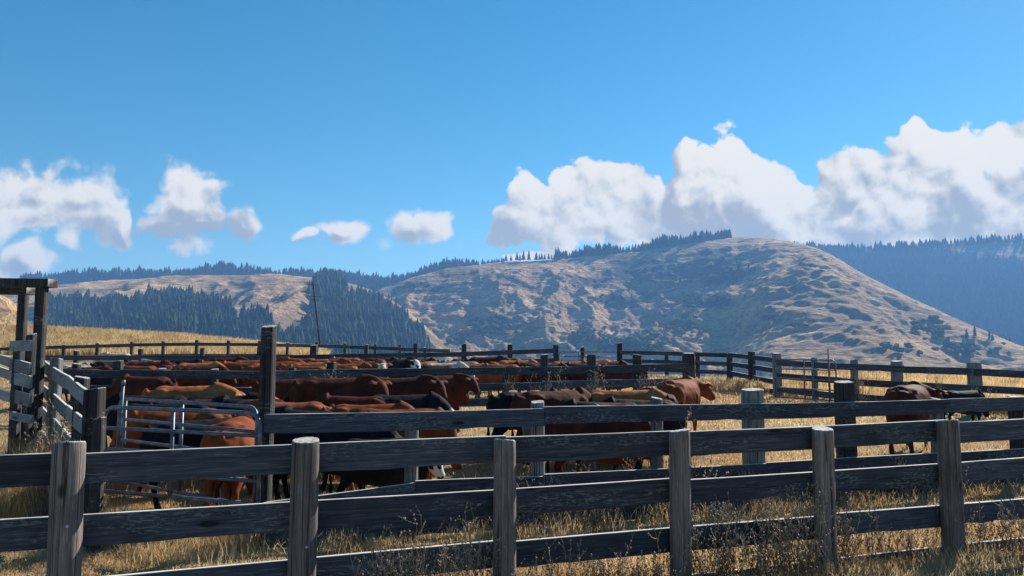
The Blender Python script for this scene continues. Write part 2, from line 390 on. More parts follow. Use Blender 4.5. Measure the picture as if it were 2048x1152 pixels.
left_forest = [(84,606),(180,618),(225,610),(262,624),(290,620),(312,603),(350,600),(400,610),(440,622),(475,634),(528,638),(545,665),(570,680),(600,672),(628,655),(636,612),(630,588),(640,566),(672,560),(690,566),(700,594),(745,598),(800,632),(850,668),(900,730),(880,790),(60,760)]
left_gap = [(430,656),(482,640),(496,654),(470,668),(436,664)]
def veg_left(PX, PY, X, Y):
    jit = 10*fbm(X/40, Y/40, 3)
    f = poly_mask(PX+jit, PY+jit*.5, left_forest) & ~poly_mask(PX, PY+jit*.3, left_gap)
    return f*.9 + blobs(PX, PY, [(560,600,40,22,.5),(700,570,40,12,.4)])
oak_zones = [(1190,680,70,26,.8),(1260,690,80,24,.85),(1365,655,50,22,.8),(1410,604,62,17,.95),(1232,603,58,17,.8),(1295,590,28,18,.9),(1190,676,50,18,.6),
             (975,655,60,26,.5),(920,678,30,16,.6),(1455,535,40,18,.45),(1275,540,50,12,.4),(1395,512,30,10,.4),
             (1850,665,50,18,.6),(1930,695,60,22,.7),(1790,700,60,16,.45),(1870,650,40,10,.5),(1985,700,40,14,.5),(1310,640,26,16,.5),(1120,700,70,14,.6)]
shade_scrub_zones = [(1060,570,280,60,.44),(890,590,160,50,.42),(1330,555,220,50,.62),(1180,650,200,50,.34),(1430,535,95,50,1),(1280,545,110,34,.8),(1175,560,60,22,.7),(1000,560,110,22,.45),(850,570,110,24,.6),(1232,603,70,22,.8),(1410,604,75,20,.9),(1365,655,60,22,.7),(1255,690,100,22,.7),  # cloud shadow and shaded bowls painted into the hill colour, together with real scrub
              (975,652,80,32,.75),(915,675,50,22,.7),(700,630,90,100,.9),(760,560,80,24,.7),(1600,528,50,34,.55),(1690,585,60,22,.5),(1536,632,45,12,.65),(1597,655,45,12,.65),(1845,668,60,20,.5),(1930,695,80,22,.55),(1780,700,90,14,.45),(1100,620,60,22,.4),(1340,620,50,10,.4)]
def veg_shade_main(PX, PY, X, Y):
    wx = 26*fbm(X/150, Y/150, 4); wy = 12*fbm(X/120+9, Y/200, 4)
    return np.maximum(blobs(PX+wx, PY+wy, shade_scrub_zones)*1.0, blobs(PX, PY, oak_zones)*.7)  # mask mixes painted hill shade with the ground under the oaks
H_left.mesh('hill', -500, 1080, 700, 2500, 900, 320, veg_left, M['hill'])
H_back.mesh('hill', -500, 1250, 2000, 3300, 300, 90, lambda PX, PY, X, Y: np.ones(PX.shape), M['forest_floor'])
hm = H_main.mesh('hill', 520, 2250, 720, 2800, 1300, 460, veg_shade_main, M['hill'])
H_right.mesh('hill', 1300, 2600, 1800, 4200, 300, 160, lambda PX, PY, X, Y: 1-.85*poly_mask(PX, PY, [(1850,497),(1960,489),(2100,480),(2300,482),(2300,518),(2048,514),(1930,504)]), M['forest_floor'])
H_near.mesh('hill', -500, 180, 150, 700, 160, 120, lambda PX, PY, X, Y: np.zeros(PX.shape)+.15, M['hill'])

# ---------------------------------------------------------------- trees
def conifer_tpl(seed, tiers=5, sides=7):
    r = np.random.default_rng(seed); V = []; Fc = []
    for k in range(tiers):
        z0 = .08+.84*k/tiers; z1 = min(1., z0+.42-.1*k/tiers); rad = .21*(1-.86*k/tiers)*(r.uniform(.85, 1.15))
        b = len(V); a0 = r.uniform(0, 6)
        for i in range(sides*2):
            a = a0+i*math.pi/sides; q = rad*(1.15 if i%2 else .6)*r.uniform(.8, 1.2)
            V.append((q*math.cos(a), q*math.sin(a), z0+r.uniform(-.03, .03)-(.03 if i%2 else 0)))
        V.append((r.uniform(-.01, .01), r.uniform(-.01, .01), z1)); top = len(V)-1
        for i in range(sides*2): Fc.append((b+i, b+(i+1)%(sides*2), top))
    b = len(V)
    for z, q in ((-.06, .022), (.4, .014)):
        for i in range(4): V.append((q*math.cos(i*1.57), q*math.sin(i*1.57), z))
    for i in range(4):
        a, c = b+i, b+(i+1)%4; Fc += [(a, c, c+4), (a, c+4, a+4)]
    return np.array(V), np.array(Fc)
def oak_tpl(seed, lumps=5):
    r = np.random.default_rng(seed); V = []; Fc = []
    bm = bmesh.new(); bmesh.ops.create_icosphere(bm, subdivisions=2, radius=1.)
    iv = np.array([v.co[:] for v in bm.verts]); ifc = np.array([[v.index for v in f.verts] for f in bm.faces]); bm.free()
    vs = []; fs = []; n = 0
    for k in range(lumps):
        a = r.uniform(0, 6.28); d = .30*r.uniform(.2, 1); rad = r.uniform(.15, .30)
        pv = iv*rad*(1+.75*(r.random((len(iv), 1))-.5)); pv[:, 2] *= .85
        pv = pv+np.array([d*math.cos(a), d*math.sin(a), .45+r.uniform(-.12, .22)])
        vs.append(pv); fs.append(ifc+n); n += len(iv)
    return np.concatenate(vs), np.concatenate(fs)
CON = [conifer_tpl(i, 5, 6) for i in range(5)]; OAK = [oak_tpl(i, 7) for i in range(5)]
def bake(tpls, pts, hts, wid, name, m):
    Vs = []; Fs = []; T = []; n = 0
    idx = rng.integers(0, len(tpls), len(pts)); ang = rng.uniform(0, 6.28, len(pts)); tint = rng.random(len(pts))
    for k, (v, f) in enumerate(tpls):
        s_ = np.where(idx == k)[0]
        if not len(s_): continue
        c, s = np.cos(ang[s_])[:, None], np.sin(ang[s_])[:, None]; h = hts[s_][:, None]; wd = wid[s_][:, None]
        x = (v[None, :, 0]*c-v[None, :, 1]*s)*h*wd; y = (v[None, :, 0]*s+v[None, :, 1]*c)*h*wd; z = v[None, :, 2]*h
        P_ = np.stack([x, y, z], -1)+pts[s_][:, None, :]
        Vs.append(P_.reshape(-1, 3)); Fs.append((f[None]+(np.arange(len(s_))*len(v))[:, None, None]+n).reshape(-1, 3))
        T.append(np.repeat(tint[s_], len(v))); n += len(s_)*len(v)
    me = np_mesh(name, np.concatenate(Vs), np.concatenate(Fs), {'tint': np.concatenate(T)})
    return link(name, me, m)
def scatter(hill, n, x0, x1, y0, y1, keep):
    px = rng.uniform(x0, x1, n); Y = rng.uniform(y0, y1, n); X = (px-1024)/F*Y; Z = hill.h(X, Y)
    PX, PY = px_of(X, Y, Z); k = keep(PX, PY, X, Y); return np.stack([X, Y, Z], -1)[k]
def forest(name, hill, n, x0, x1, y0, y1, keep, h0, h1, w0, tp, m, label, cat):
    P_ = scatter(hill, n, x0, x1, y0, y1, keep); h = rng.uniform(h0, h1, len(P_))*(1+.45*fbm(P_[:, 0]/28, P_[:, 1]/28, 2)); P_[:, 2] -= .5
    o = bake(tp, P_, h, rng.uniform(w0*.8, w0*1.25, len(P_)), name, m); tag(o, label, cat, kind='stuff'); print(name, len(P_)); return o
ones = lambda PX, PY, X, Y: np.ones(PX.shape, bool)
def kl(PX, PY, X, Y):
    jit = 22*fbm(X/60, Y/60, 4); return poly_mask(PX+jit, PY+jit*.5, left_forest) & ~poly_mask(PX, PY, left_gap) & (fbm(X/35+7, Y/35, 3) > np.interp(PX, [640, 720, 860], [-.33, -.08, .12]))
forest('conifer_forest', H_left, 30000, 0, 860, 820, 2150, kl, 15, 33, 1.0, CON, M['conifer'], 'dark conifer forest covering the lower slope of the left hill', 'forest')
forest('conifer_forest', H_back, 9000, -300, 1010, 2480, 2800, lambda PX, PY, X, Y: PX > 40, 18, 32, 1.1, CON, M['conifer'], 'dark conifer wood along the skyline behind the left hill', 'forest')
def kr(PX, PY, X, Y): return ~poly_mask(PX, PY, [(1850,497),(1960,489),(2100,480),(2300,482),(2300,528),(2048,526),(1930,514)])
forest('conifer_forest', H_right, 15000, 1500, 2500, 2050, 3650, kr, 18, 34, 1.15, CON, M['conifer'], 'shaded conifer forest on the far ridge at the right', 'forest')
def kt(PX, PY, X, Y):
    R_ = np.interp(1024+F*X/Y, *H_main.rd); dense = (PX > 1112) & (PX < 1462); return dense & (Y > R_+15) & (Y < R_+130)
forest('conifer_forest', H_main, 6500, 1105, 1470, 2250, 2650, kt, 20, 40, 1.0, CON, M['conifer'], 'row of dark conifers along the crest of the big golden hill', 'forest')
def ko(PX, PY, X, Y):
    v = blobs(PX, PY, oak_zones); return (rng.random(PX.shape) < v**1.5*.8) & ((fbm(X/60, Y/60, 3) > -.15) | (PX < 790))
forest('oak_woodland', H_main, 24000, 650, 2100, 830, 2300, ko, 6, 15, 1.15, OAK, M['oak'], 'scattered green oak scrub in the gullies of the big golden hill', 'woodland')
def kc(PX, PY, X, Y):
    v = blobs(PX, PY, [(660,630,90,80,1),(740,650,60,70,1),(780,690,50,30,.6),(700,590,60,30,.8),(1330,540,110,30,.30),(1290,590,40,20,.5),(1150,700,80,25,.4),(1960,690,60,20,.3)]); return rng.random(PX.shape) < v
forest('conifer_forest', H_main, 5000, 560, 2048, 900, 2200, kc, 12, 24, .95, CON, M['conifer'], 'dark conifers filling the gully between the two hills', 'forest')
# single trees standing apart on the crest
def make_tree(px, Y, ht, label, group, v):
    X_ = (px-1024)/F*Y; z = float(H_main.h(np.array([X_]), np.array([Y]))[0])
    r = empty('conifer_tree', (X_, Y, z)); tag(r, label, 'tree', group)
    tv, tf = conifer_tpl(100+v, 7, 6); k = 24+12*7*0
    tv = tv*np.array([ht*.95, ht*.95, ht]); nb = len(tv)-8
    cf = tf[(tf < nb).all(1)]; kf = tf[(tf >= nb).all(1)]-nb
    link('crown', np_mesh('crown', tv[:nb]+np.array([0,0,ht*.10]), cf, {'tint': rng.random(nb)}), M['conifer'], r)
    link('trunk', np_mesh('trunk', tv[nb:], kf), M['tie'], r)
for i, (px, ht) in enumerate([(1012,22),(1022,19),(1034,27),(1040,22),(1047,30),(1058,30),(1073,26),(1079,20),(1084,23),(1090,19),(1098,20),(1104,17)]):
    Y = float(np.interp(px, *H_main.rd))-2
    make_tree(px, Y, ht, 'lone dark conifer on the bare crest between the two skyline woods', 'conifers spaced out on the bare crest', i)
for i, (px, Y, ht) in enumerate([(1387,1950,20),(1300,1750,22),(1345,1500,18),(1500,2000,16),(1120,1850,14),(985,1800,14)]):
    make_tree(px, Y, ht, 'single conifer standing on the open slope of the big hill', 'single conifers on the hill slope', 20+i)
#@@HAZE
bm = bmesh.new(); bmesh.ops.create_cube(bm, size=1)
me = bpy.data.meshes.new('haze'); bm.to_mesh(me); bm.free()
hz = link('haze', me); hz.scale = (12600, 9400, 560); hz.location = (0, 4550, 560/2-95); tag(hz, kind='stuff')
tag(hz, 'thin blue haze lying over the valley and the far hills', 'haze')
m = bpy.data.materials.new('haze'); m.use_nodes = True; m.node_tree.nodes.clear(); t = NT(m.node_tree)
v = t.node('ShaderNodeVolumePrincipled'); v.inputs['Color'].default_value = (.22, .50, 1, 1); v.inputs['Density'].default_value = .00016
v.inputs['Anisotropy'].default_value = .1
o_ = t.node('ShaderNodeOutputMaterial'); t.l.new(v.outputs[0], o_.inputs['Volume']); me.materials.append(m)
#@@OBJECTS
# ---------------------------------------------------------------- boards, posts, tubes
def board(p0, p1, h=.235, t=.045, name='rail', m=None, parent=None, warp=.008, sag=0.):
    """plank whose top edge runs p0 -> p1 (vertical face), local x along the plank"""
    p0 = Vector(p0); p1 = Vector(p1); L = (p1-p0).length
    n = max(3, int(L/.22)); ph = random.uniform(0, 6.28); ph2 = random.uniform(0, 6.28); V = []; top = []; chip = {random.randint(0, n): random.uniform(.004, .018) for _ in range(n//5)}
    cs = [(-t/2, -h), (t/2, -h), (t/2, -.006), (t/2-.006, 0), (-t/2+.006, 0), (-t/2, -.006)]
    for i in range(n+1):
        s = i/n; x = s*L
        if i == n: x += random.uniform(-.008, .008)
        dz = warp*math.sin(s*3.1+ph)-sag*math.sin(math.pi*s); dy = warp*.6*math.sin(s*5+ph2)
        for k, (y, z) in enumerate(cs):
            e = random.gauss(0, .0006) + (random.gauss(0, .002) if k in (0, 1) else 0)
            V.append((x, y+dy, z+dz+e+(chip.get(i, 0) if k in (0, 1) else 0))); top.append(1. if k in (3, 4) else 0.)
    Fc = []; c = len(cs)
    for i in range(n):
        for k in range(c): a = i*c+k; b = i*c+(k+1)%c; Fc.append((a, a+c, b+c, b))
    me = bpy.data.meshes.new(name); me.from_pydata(V, [], Fc+[tuple(range(c))[::1], tuple(n*c+k for k in range(c))[::-1]]); me.update()
    at_ = me.attributes.new('top', 'FLOAT', 'POINT'); at_.data.foreach_set('value', top)
    bmx = bmesh.new(); bmx.from_mesh(me); bmesh.ops.recalc_face_normals(bmx, faces=bmx.faces); bmx.to_mesh(me); bmx.free()
    X_ = (p1-p0).normalized(); Y_ = Vector((0, 0, 1)).cross(X_).normalized(); Z_ = X_.cross(Y_)
    mw = Matrix((X_, Y_, Z_)).transposed().to_4x4(); mw.translation = p0
    return link(name, me, m or M['rail'], parent, mw)
def log_post(x, y, z0, z1, d, name='post', m=None, parent=None, lean=(0, 0), square=False, taper=.96):
    n = 22; H = z1-z0; k = max(6, int(H/.12)); V = []; top = []; ph = [random.uniform(0, 6.28) for _ in range(4)]
    rr = [1+.025*math.sin(3*2*math.pi*i/n+ph[0])+.02*math.sin(5*2*math.pi*i/n+ph[1])+random.gauss(0, .006) for i in range(n)]
    groove = random.randrange(n)
    if not square: rr[groove] *= .86; rr[(groove+1)%n] *= .985
    prof = [(i/k, 1.) for i in range(k)]+[(1-.012/H, .99), (1, .93)]
    for j, (s, q) in enumerate(prof):
        for i in range(n):
            a = 2*math.pi*i/n
            r = d/2*rr[i]*q*(1-(1-taper)*s)*(1+.012*math.sin(s*H*4+ph[2]+a))
            if square:
                ca, sa = abs(math.cos(a)), abs(math.sin(a)); r *= min(1/max(ca, sa), 1.30)*1.0
            tilt = .0
            if q < 1: tilt = .012*math.sin(a+ph[3])*1.3+random.gauss(0, .002)
            V.append((r*math.cos(a)+lean[0]*s, r*math.sin(a)+lean[1]*s, s*H+tilt)); top.append(1. if q < .95 else 0.)
    V.append((lean[0], lean[1], H-.004)); top.append(1.); c = len(V)-1; nr = len(prof); Fc = []
    for j in range(nr-1):
        for i in range(n): a = j*n+i; b = j*n+(i+1)%n; Fc.append((a, b, b+n, a+n))
    for i in range(n): Fc.append(((nr-1)*n+i, (nr-1)*n+(i+1)%n, c))
    me = bpy.data.meshes.new(name); me.from_pydata(V, [], Fc); me.update()
    at_ = me.attributes.new('top', 'FLOAT', 'POINT'); at_.data.foreach_set('value', top)
    if not square: me.polygons.foreach_set('use_smooth', [len(f.vertices) == 4 for f in me.polygons])
    return link(name, me, m or M['log'], parent, Matrix.Translation((x, y, z0)) @ Matrix.Rotation(random.uniform(-.12, .12) if square else random.uniform(0, 6), 4, 'Z'))
def tube_mesh(paths, r, n=8, name='tube'):
    V = []; Fc = []
    for P_ in paths:
        P_ = [Vector(q) for q in P_]; rad = r if not isinstance(P_[0], tuple) else r; b = len(V); ref = None
        for i, q in enumerate(P_):
            d = (P_[min(i+1, len(P_)-1)]-P_[max(i-1, 0)]).normalized()
            if ref is None: ref = d.orthogonal().normalized()
            ref = (ref-d*ref.dot(d)).normalized(); s2 = d.cross(ref)
            rr = r[i] if isinstance(r, (list, tuple)) else r
            for k in range(n):
                a = 2*math.pi*k/n; V.append(q+rr*(math.cos(a)*ref+math.sin(a)*s2))
        for i in range(len(P_)-1):
            for k in range(n): a = b+i*n+k; c = b+i*n+(k+1)%n; Fc.append((a, c, c+n, a+n))
        Fc.append(tuple(b+k for k in range(n))[::-1]); e = b+(len(P_)-1)*n; Fc.append(tuple(e+k for k in range(n)))
    me = bpy.data.meshes.new(name); me.from_pydata(V, [], Fc); me.update()
    me.polygons.foreach_set('use_smooth', [len(f.vertices) == 4 for f in me.polygons]); return me
def tube(paths, r, name, m, parent=None, n=8):
    c = parent.location if parent else Vector((0,0,0))
    return link(name, tube_mesh([[Vector(q)-c for q in P_] for P_ in paths], r, n, name), m, parent)

# ---------------------------------------------------------------- fence one: round posts, four planks, closest to the viewer
A1 = math.acos(.35); dF = Vector((math.sin(A1), math.cos(A1), 0)); Z0 = 6.2
def line_pt(o, s): return o+dF*s
f1 = empty('plank_fence', (at(608, 720, 6.84).x, 6.84, 0)); tag(f1, 'dark four-plank fence on thick round grey log posts, nearest to the viewer', 'fence')
o1 = Vector((at(140, 900, Z0).x, Z0, 0)); off = Vector((-dF.y, dF.x, 0))
def s_of(o, px, py):
    u = ray(px, py)[0]; return (u*o.y-o.x)/(dF.x-u*dF.y)
SP1 = [s_of(o1, *q) for q in ((608, 890), (1010, 890), (1357, 875), (1643, 870), (1896, 855))]
F1 = [(-1.86, 900, .24), (0, 884, .228), (SP1[0], 879, .24), (SP1[1], 879, .225), (SP1[2], 860, .225), (SP1[3], 857, .225), (SP1[4], 841, .235), (11.0, 835, .25)]
for s, py, d in F1:
    q = line_pt(o1, s); u = q.x/q.y; px = 1024+F*u
    if 0 < s < 10: pass
    z1 = at(px, py, q.y).z if s > -1 else 1.55
    g0 = gz(q.x, q.y)
    lp = log_post(q.x, q.y, g0-.25, z1, d*random.uniform(.96, 1.06), parent=f1, lean=(random.uniform(-.018, .018), random.uniform(-.02, .02)), taper=random.uniform(.93, .99))
for px, py, s in [(119, 983, 0), (134, 1053, 0), (613, 1094, 1.78)]:
    q = line_pt(o1, s); c = at(px, py, q.y-.118); bmx = bmesh.new(); bmesh.ops.create_cone(bmx, cap_ends=True, segments=10, radius1=.014, radius2=.010, depth=.012)
    me = bpy.data.meshes.new('bolt'); bmx.to_mesh(me); bmx.free()
    link('bolt', me, M['bolt'], f1, Matrix.Translation(c) @ Matrix.Rotation(R(90), 4, 'X'))
rows = [(1.53, .245, [(-3.7, -.02), (0, 3.60), (3.60, 5.52), (5.5, 9.12), (9.12, 12.8)], .235),
        (1.055, .24, [(-3.7, 1.78), (1.80, 5.46), (5.47, 9.12), (9.13, 12.8)], .235),
        (.575, .24, [(-3.7, 0), (0, 3.6), (3.62, 7.27), (7.28, 11), (11, 12.8)], .235),
        (.10, .22, [(-3.7, 1.78), (1.79, 5.4), (5.5, 9.12), (9.13, 12.8)], .235)]
for z, hh, segs, _ in rows:
    for a, b in segs:
        ja, jb = random.uniform(-.012, .012), random.uniform(-.012, .012)
        bow = off*(.125+.024)
        q0 = line_pt(o1, a)+bow; q1 = line_pt(o1, b)+bow
        q0.z = z+ja; q1.z = z+jb+(.01 if a > 5 and z > 1.5 else 0)
        board(q0, q1, h=hh, t=.045, parent=f1, warp=.006)

# ---------------------------------------------------------------- fence two: the next pen, behind the first
o2 = Vector((at(532, 815, 9.73).x, 9.73, 0)); k2 = 9.73
f2 = empty('plank_fence', (o2.x+1, o2.y+.4, 0)); tag(f2, 'dark plank fence running right from the tall gate post, second from the viewer', 'fence')
F2s = [0]+[s_of(o2, px, 815) for px in (828, 1082, 1322, 1520, 1705, 1885, 2045)]+[1.50*k2, 1.7*k2]
tall = empty('gate_post', (o2.x, o2.y, 0))
for i, s in enumerate(F2s):
    q = line_pt(o2, s); q = q+off*(.03)
    g0 = gz(q.x, q.y)
    if i == 0: continue
    spec = {1: (.175, 1.55, M['tie_grey'], 1), 2: (.185, 1.68, M['tie_grey'], 1), 3: (.18, 1.70, M['tie_grey'], 0), 4: (.30, 1.80, M['tie_grey'], 1), 5: (.28, 1.90, M['tie'], 1), 6: (.19, 1.6, M['tie_grey'], 1)}.get(i, (.2, 1.6, M['tie'], 1))
    d, z1, mm, sq = spec
    log_post(q.x+off.x*d/2, q.y+off.y*d/2, g0-.2, z1, d, m=mm, parent=f2, square=bool(sq))
for r_, z in enumerate([1.60, 1.153, .706, .26]):
    cuts = [0, .3708*k2, .7435*k2, 1.128*k2, 1.70*k2] if r_%2 == 0 else [0, .1886*k2, .5638*k2, .928*k2, 1.317*k2, 1.7*k2]
    for a, b in zip(cuts[:-1], cuts[1:]):
        if r_ == 2 and a == 0:
            board(tuple(line_pt(o2, 0)-off*.03)[:2]+(.56,), tuple(line_pt(o2, .1886*k2)-off*.03)[:2]+(.706,), parent=f2); a = .1886*k2
        q0 = line_pt(o2, a+.01)-off*.03; q1 = line_pt(o2, b)-off*.03; q0.z = z+random.uniform(-.012, .012); q1.z = z+random.uniform(-.012, .012)
        if r_ == 0 and a == 0: q0 = q0-dF*.03
        board(q0, q1, parent=f2, warp=.008)
bpy.data.objects.remove(tall)
q = line_pt(o2, 0)+off*.09
gp = empty('gate_post', (q.x, q.y, 0)); tag(gp, 'tall dark square gate post, splintered down its right edge, rising above the cattle', 'post')
log_post(q.x, q.y, -.2, at(535, 652, q.y).z, .178, m=M['tie'], parent=gp, square=True, lean=(.02, 0), taper=.9)
tube([[(q.x+.09, q.y-.08, 1.2), (q.x+.10, q.y-.09, 1.24), (q.x+.075, q.y-.1, 1.1), (q.x+.10, q.y-.09, .95)]], .005, 'wire', M['rust'], gp, 5)

# ---------------------------------------------------------------- tube gates beside the tall post
def tube_gate(px0, Y0, px1, Y1, ztop, pitch, n, r, label, rows_dz=0., ups=(.45,), round_=True, group=None, m=None, name='tube_gate'):
    a = at(px0, 720, Y0); b = at(px1, 720, Y1); a.z = b.z = 0; d = (b-a); L = d.length; d.normalize()
    ro = empty(name, (a.x, a.y, gz(a.x, a.y))); tag(ro, label, 'gate', group)
    def P(s, z): return Vector((a.x+d.x*s, a.y+d.y*s, z+rows_dz*s/L))
    zb = ztop-pitch*(n-1); c = min(.16, pitch*.8) if round_ else .01
    fr = [P(0, zb), P(0, ztop-c)]+[P(c-c*math.cos(t_), ztop-c+c*math.sin(t_)) for t_ in (.4, .8, 1.2)]+[P(c, ztop), P(L*.5, ztop), P(L-c, ztop)]+[P(L-c+c*math.sin(t_), ztop-c+c*math.cos(t_)) for t_ in (.4, .8, 1.2)]+[P(L, ztop-c), P(L, zb), ]
    tube([fr], r, 'frame', m or M['tube'], ro, 10)
    for k in range(1, n): tube([[P(0, ztop-pitch*k), P(L, ztop-pitch*k)]], r*.92, 'bar', m or M['tube'], ro, 10)
    for q_ in ups: tube([[P(L*q_, zb), P(L*q_, ztop)]], r*1.0, 'upright', m or M['tube'], ro, 8)
    return ro
tube_gate(213, 10.4, 524, 9.62, at(213, 814, 10.4).z, .265, 5, .026, 'bluish galvanized tube gate in front, with rounded corners, shut beside the tall post', -.03, (.46,))
tube_gate(243, 12.0, 518, 9.95, at(243, 797, 12.0).z, .30, 5, .026, 'second galvanized tube gate, leaning open behind the front one', -.01, (.05, .50))
st = empty('steel_stake', tuple(at(242, 840, 11.3))); tag(st, 'slanted pale metal stake sticking up behind the tube gates', 'stake')
tube([[at(236, 900, 11.3), at(241, 840, 11.3), at(247, 760, 11.3)]], .022, 'shaft', M['tube'], st); tube([[at(246.2, 772, 11.28), at(247, 760, 11.28)]], .027, 'tip', M['tube'], st)

# ---------------------------------------------------------------- left: chute fence, posts and loading frame
cf = empty('chute_fence', tuple(Vector((at(150, 900, 11).x, 11, 0)))); tag(cf, 'grey plank fence rising away beside the loading chute at left', 'fence')
for pt, d, zt, mm in [((193, 9.75), .21, 777, M['tie']), ((166, 10.9), .17, 754, M['tie']), ((113, 13.2), .17, 716, M['tie_grey'])]:
    q = at(pt[0], 720, pt[1]); log_post(q.x, q.y, gz(q.x, q.y)-.2, at(pt[0], zt, pt[1]).z, d, m=mm, parent=cf, square=True)
q = at(199, 836, 9.45); log_post(q.x, q.y, -.2, q.z, .125, m=M['tie'], parent=cf, square=True)
for (y0, y1, y2) in [(718, 752, 783), (768, 812, 846), (812, 868, 908), (860, 925, 975)]:
    a, b, c = at(84, y0, 14.6), at(138, y1, 11.6), at(181, y2, 9.7)
    board(a, b, h=.20, m=M['rail_grey'], parent=cf); board(b+Vector((0, -.03, .01)), c, h=.20, m=M['rail_grey'], parent=cf)
ch = empty('loading_chute', (at(58, 800, 14).x, 14, 0)); tag(ch, 'weathered timber loading chute frame with overhead beam at the left edge', 'chute')
for px, Y, zt, d in [(77, 13.6, 574, .17), (40, 14.6, 586, .145)]:
    q = at(px, 720, Y); log_post(q.x, q.y, -.1, at(px, zt, Y).z, d, m=M['tie'], parent=ch, square=True, taper=1)
board(at(-120, 557, 13.6), at(106, 558, 13.6), h=.135, t=.30, name='beam', m=M['tie'], parent=ch)
board(at(-120, 574, 13.95), at(62, 575, 13.95), h=.115, t=.25, name='beam', m=M['tie'], parent=ch)
for a, b, c, d in [(690, 560, 700, 0,)][:0]: pass
for (y, h, yl) in [(681, .17, None), (718, .19, 708), (744, .19, 732), (780, .20, 777)]:
    board(at(23, y, 13.2), at(62, y+8 if yl else y, 12.6), h=h, m=M['rail_grey'], parent=ch)
    if yl: board(at(-60, yl-16, 16.0), at(24, yl+8, 13.3), h=.16, m=M['rail_grey'], parent=ch)
for px in (28, 53):
    q = at(px, 720, 13.0); log_post(q.x, q.y+.1, -.1, at(px, 690 if px == 28 else 668, 13.1).z, .13, m=M['tie'], parent=ch, square=True)
board(at(24, 822, 12.9), at(64, 832, 12.6), h=.12, t=.06, name='sill', m=M['rail_grey'], parent=ch)

# ---------------------------------------------------------------- middle and far fences
def simple_fence(pts, rails, posts, label, hb=.235, m=None, pm=None, sq=True, over=.1, per=None):
    """pts: polyline [(px, py_top_rail, Y)...]; rails: drops below the top rail; posts: [(px, py_top, width)]"""
    P_ = [at(*q) for q in pts]
    c = P_[len(P_)//2]; ro = empty('plank_fence', (c.x, c.y, gz(c.x, c.y))); tag(ro, label, 'fence')
    us_ = [q.x/q.y for q in P_]
    for a, b in zip(P_[:-1], P_[1:]):
        L = (b-a).length; n = max(1, round(L/4.88))
        for dz in rails:
            for i in range(n):
                q0 = a.lerp(b, i/n); q1 = a.lerp(b, (i+1)/n); q0 = q0+Vector((0, 0, -dz+random.uniform(-.015, .015))); q1 = q1+Vector((0, 0, -dz+random.uniform(-.015, .015)))
                board(q0, q1, h=hb, parent=ro, m=m or M['rail'])
    for px, py, d in posts:
        Yp = None; u = (px-1024)/F
        for a, b in zip(P_[:-1], P_[1:]):
            ua, ub = a.x/a.y, b.x/b.y
            if min(ua, ub)-1e-3 <= u <= max(ua, ub)+1e-3:
                d_ = b-a; s = (u*a.y-a.x)/(d_.x-u*d_.y); Yp = a.y+d_.y*s; break
        if Yp is None: continue
        Yp += d/2+.03; q = at(px, py, Yp); g0 = gz(q.x, Yp)
        log_post(q.x, Yp, g0-.15, q.z, d, m=pm or M['tie'], parent=ro, square=sq)
    return ro
simple_fence([(100,738,23),(240,740,23.2),(520,743,23),(660,739,23.4),(1085,733,24.5),(1377,727,25.5)], [0,.46,.92], [(153,727,.2),(237,722,.25),(325,737,.2),(430,738,.2),(585,736,.2),(663,725,.25),(770,738,.2),(880,737,.2),(1011,735,.2),(1089,709,.24),(1183,710,.28),(1274,709,.28)],
    'dark plank fence across the middle of the cattle')
q = at(1377, 706, 25.7); gp2 = empty('gate_post', (q.x, q.y, gz(q.x, q.y))); tag(gp2, 'broad dark square post where the middle fence meets the far-right pen', 'post')
log_post(q.x, q.y, gz(q.x, q.y)-.2, q.z, .36, m=M['tie'], parent=gp2, square=True)
simple_fence([(90,710,37),(520,711,38.5),(900,704,40.5),(1113,697,42)], [0,.5,1.], [(153,701,.2),(282,697,.2),(405,696,.2),(519,694,.2),(628,690,.35),(733,689,.2),(832,688,.22),(928,688,.26),(1020,688,.26),(1112,690,.28)],
    'long dark plank fence behind the crowd of cattle')
simple_fence([(-160,698,54),(0,695,56),(126,691,57),(267,687,57.5),(393,685,58),(520,686,58.5),(700,691,60),(900,699,57)], [0,.8], [(-60,690,.2),(60,690,.22),(128,689,.2),(195,686,.22),(264,684,.2),(327,682,.22),(394,680,.22),(457,681,.2),(519,682,.22),(575,685,.2),(634,684,.22),(690,686,.2),(751,688,.2),(800,690,.2),(850,695,.2)],
    'farthest brown plank fence, in front of the tall golden grass', m=M['tie'] if 0 else M['rail'])
simple_fence([(1240,702,42),(1340,703,41),(1460,705.5,37),(1548,715,32)], [0,.42,.84,1.26], [(1239,686,.26),(1333,706,.2),(1395,707,.2),(1459,707,.26),(1503,704,.28)],
    'grey four-plank fence in front of the blue valley, left of the far tube gate', hb=.2, m=M['rail'])
simple_fence([(1552,718,30),(1680,725.5,27),(1808,731,26),(1948,737,24.5),(2048,742,23.8),(2300,756,22)], [0,.50,1.0], [(1553,706,.30),(1628,716,.19),(1708,719,.2),(1793,722,.32),(1948,726,.35),(2110,735,.3),(2250,745,.3)],
    'dark plank fence at the right edge of the pens, below the big hill', hb=.22, pm=M['tie_grey'])
g3 = tube_gate(1549, 28.5, 1671, 26.3, at(1549, 719, 28.5).z, .33, 5, .026, 'far tube gate with rounded corners against the right-hand fence', -.02, (.5, .9), m=M['tube'])
q = at(1655, 698, 26.0); tp = empty('steel_stake', (q.x, q.y, gz(q.x, q.y))); tag(tp, 'thin rusty steel stake beside the far tube gate', 'stake')
tube([[(q.x, q.y, gz(q.x, q.y)-.1), (q.x+.02, q.y, q.z)]], .022, 'shaft', M['rust'], tp, 6)
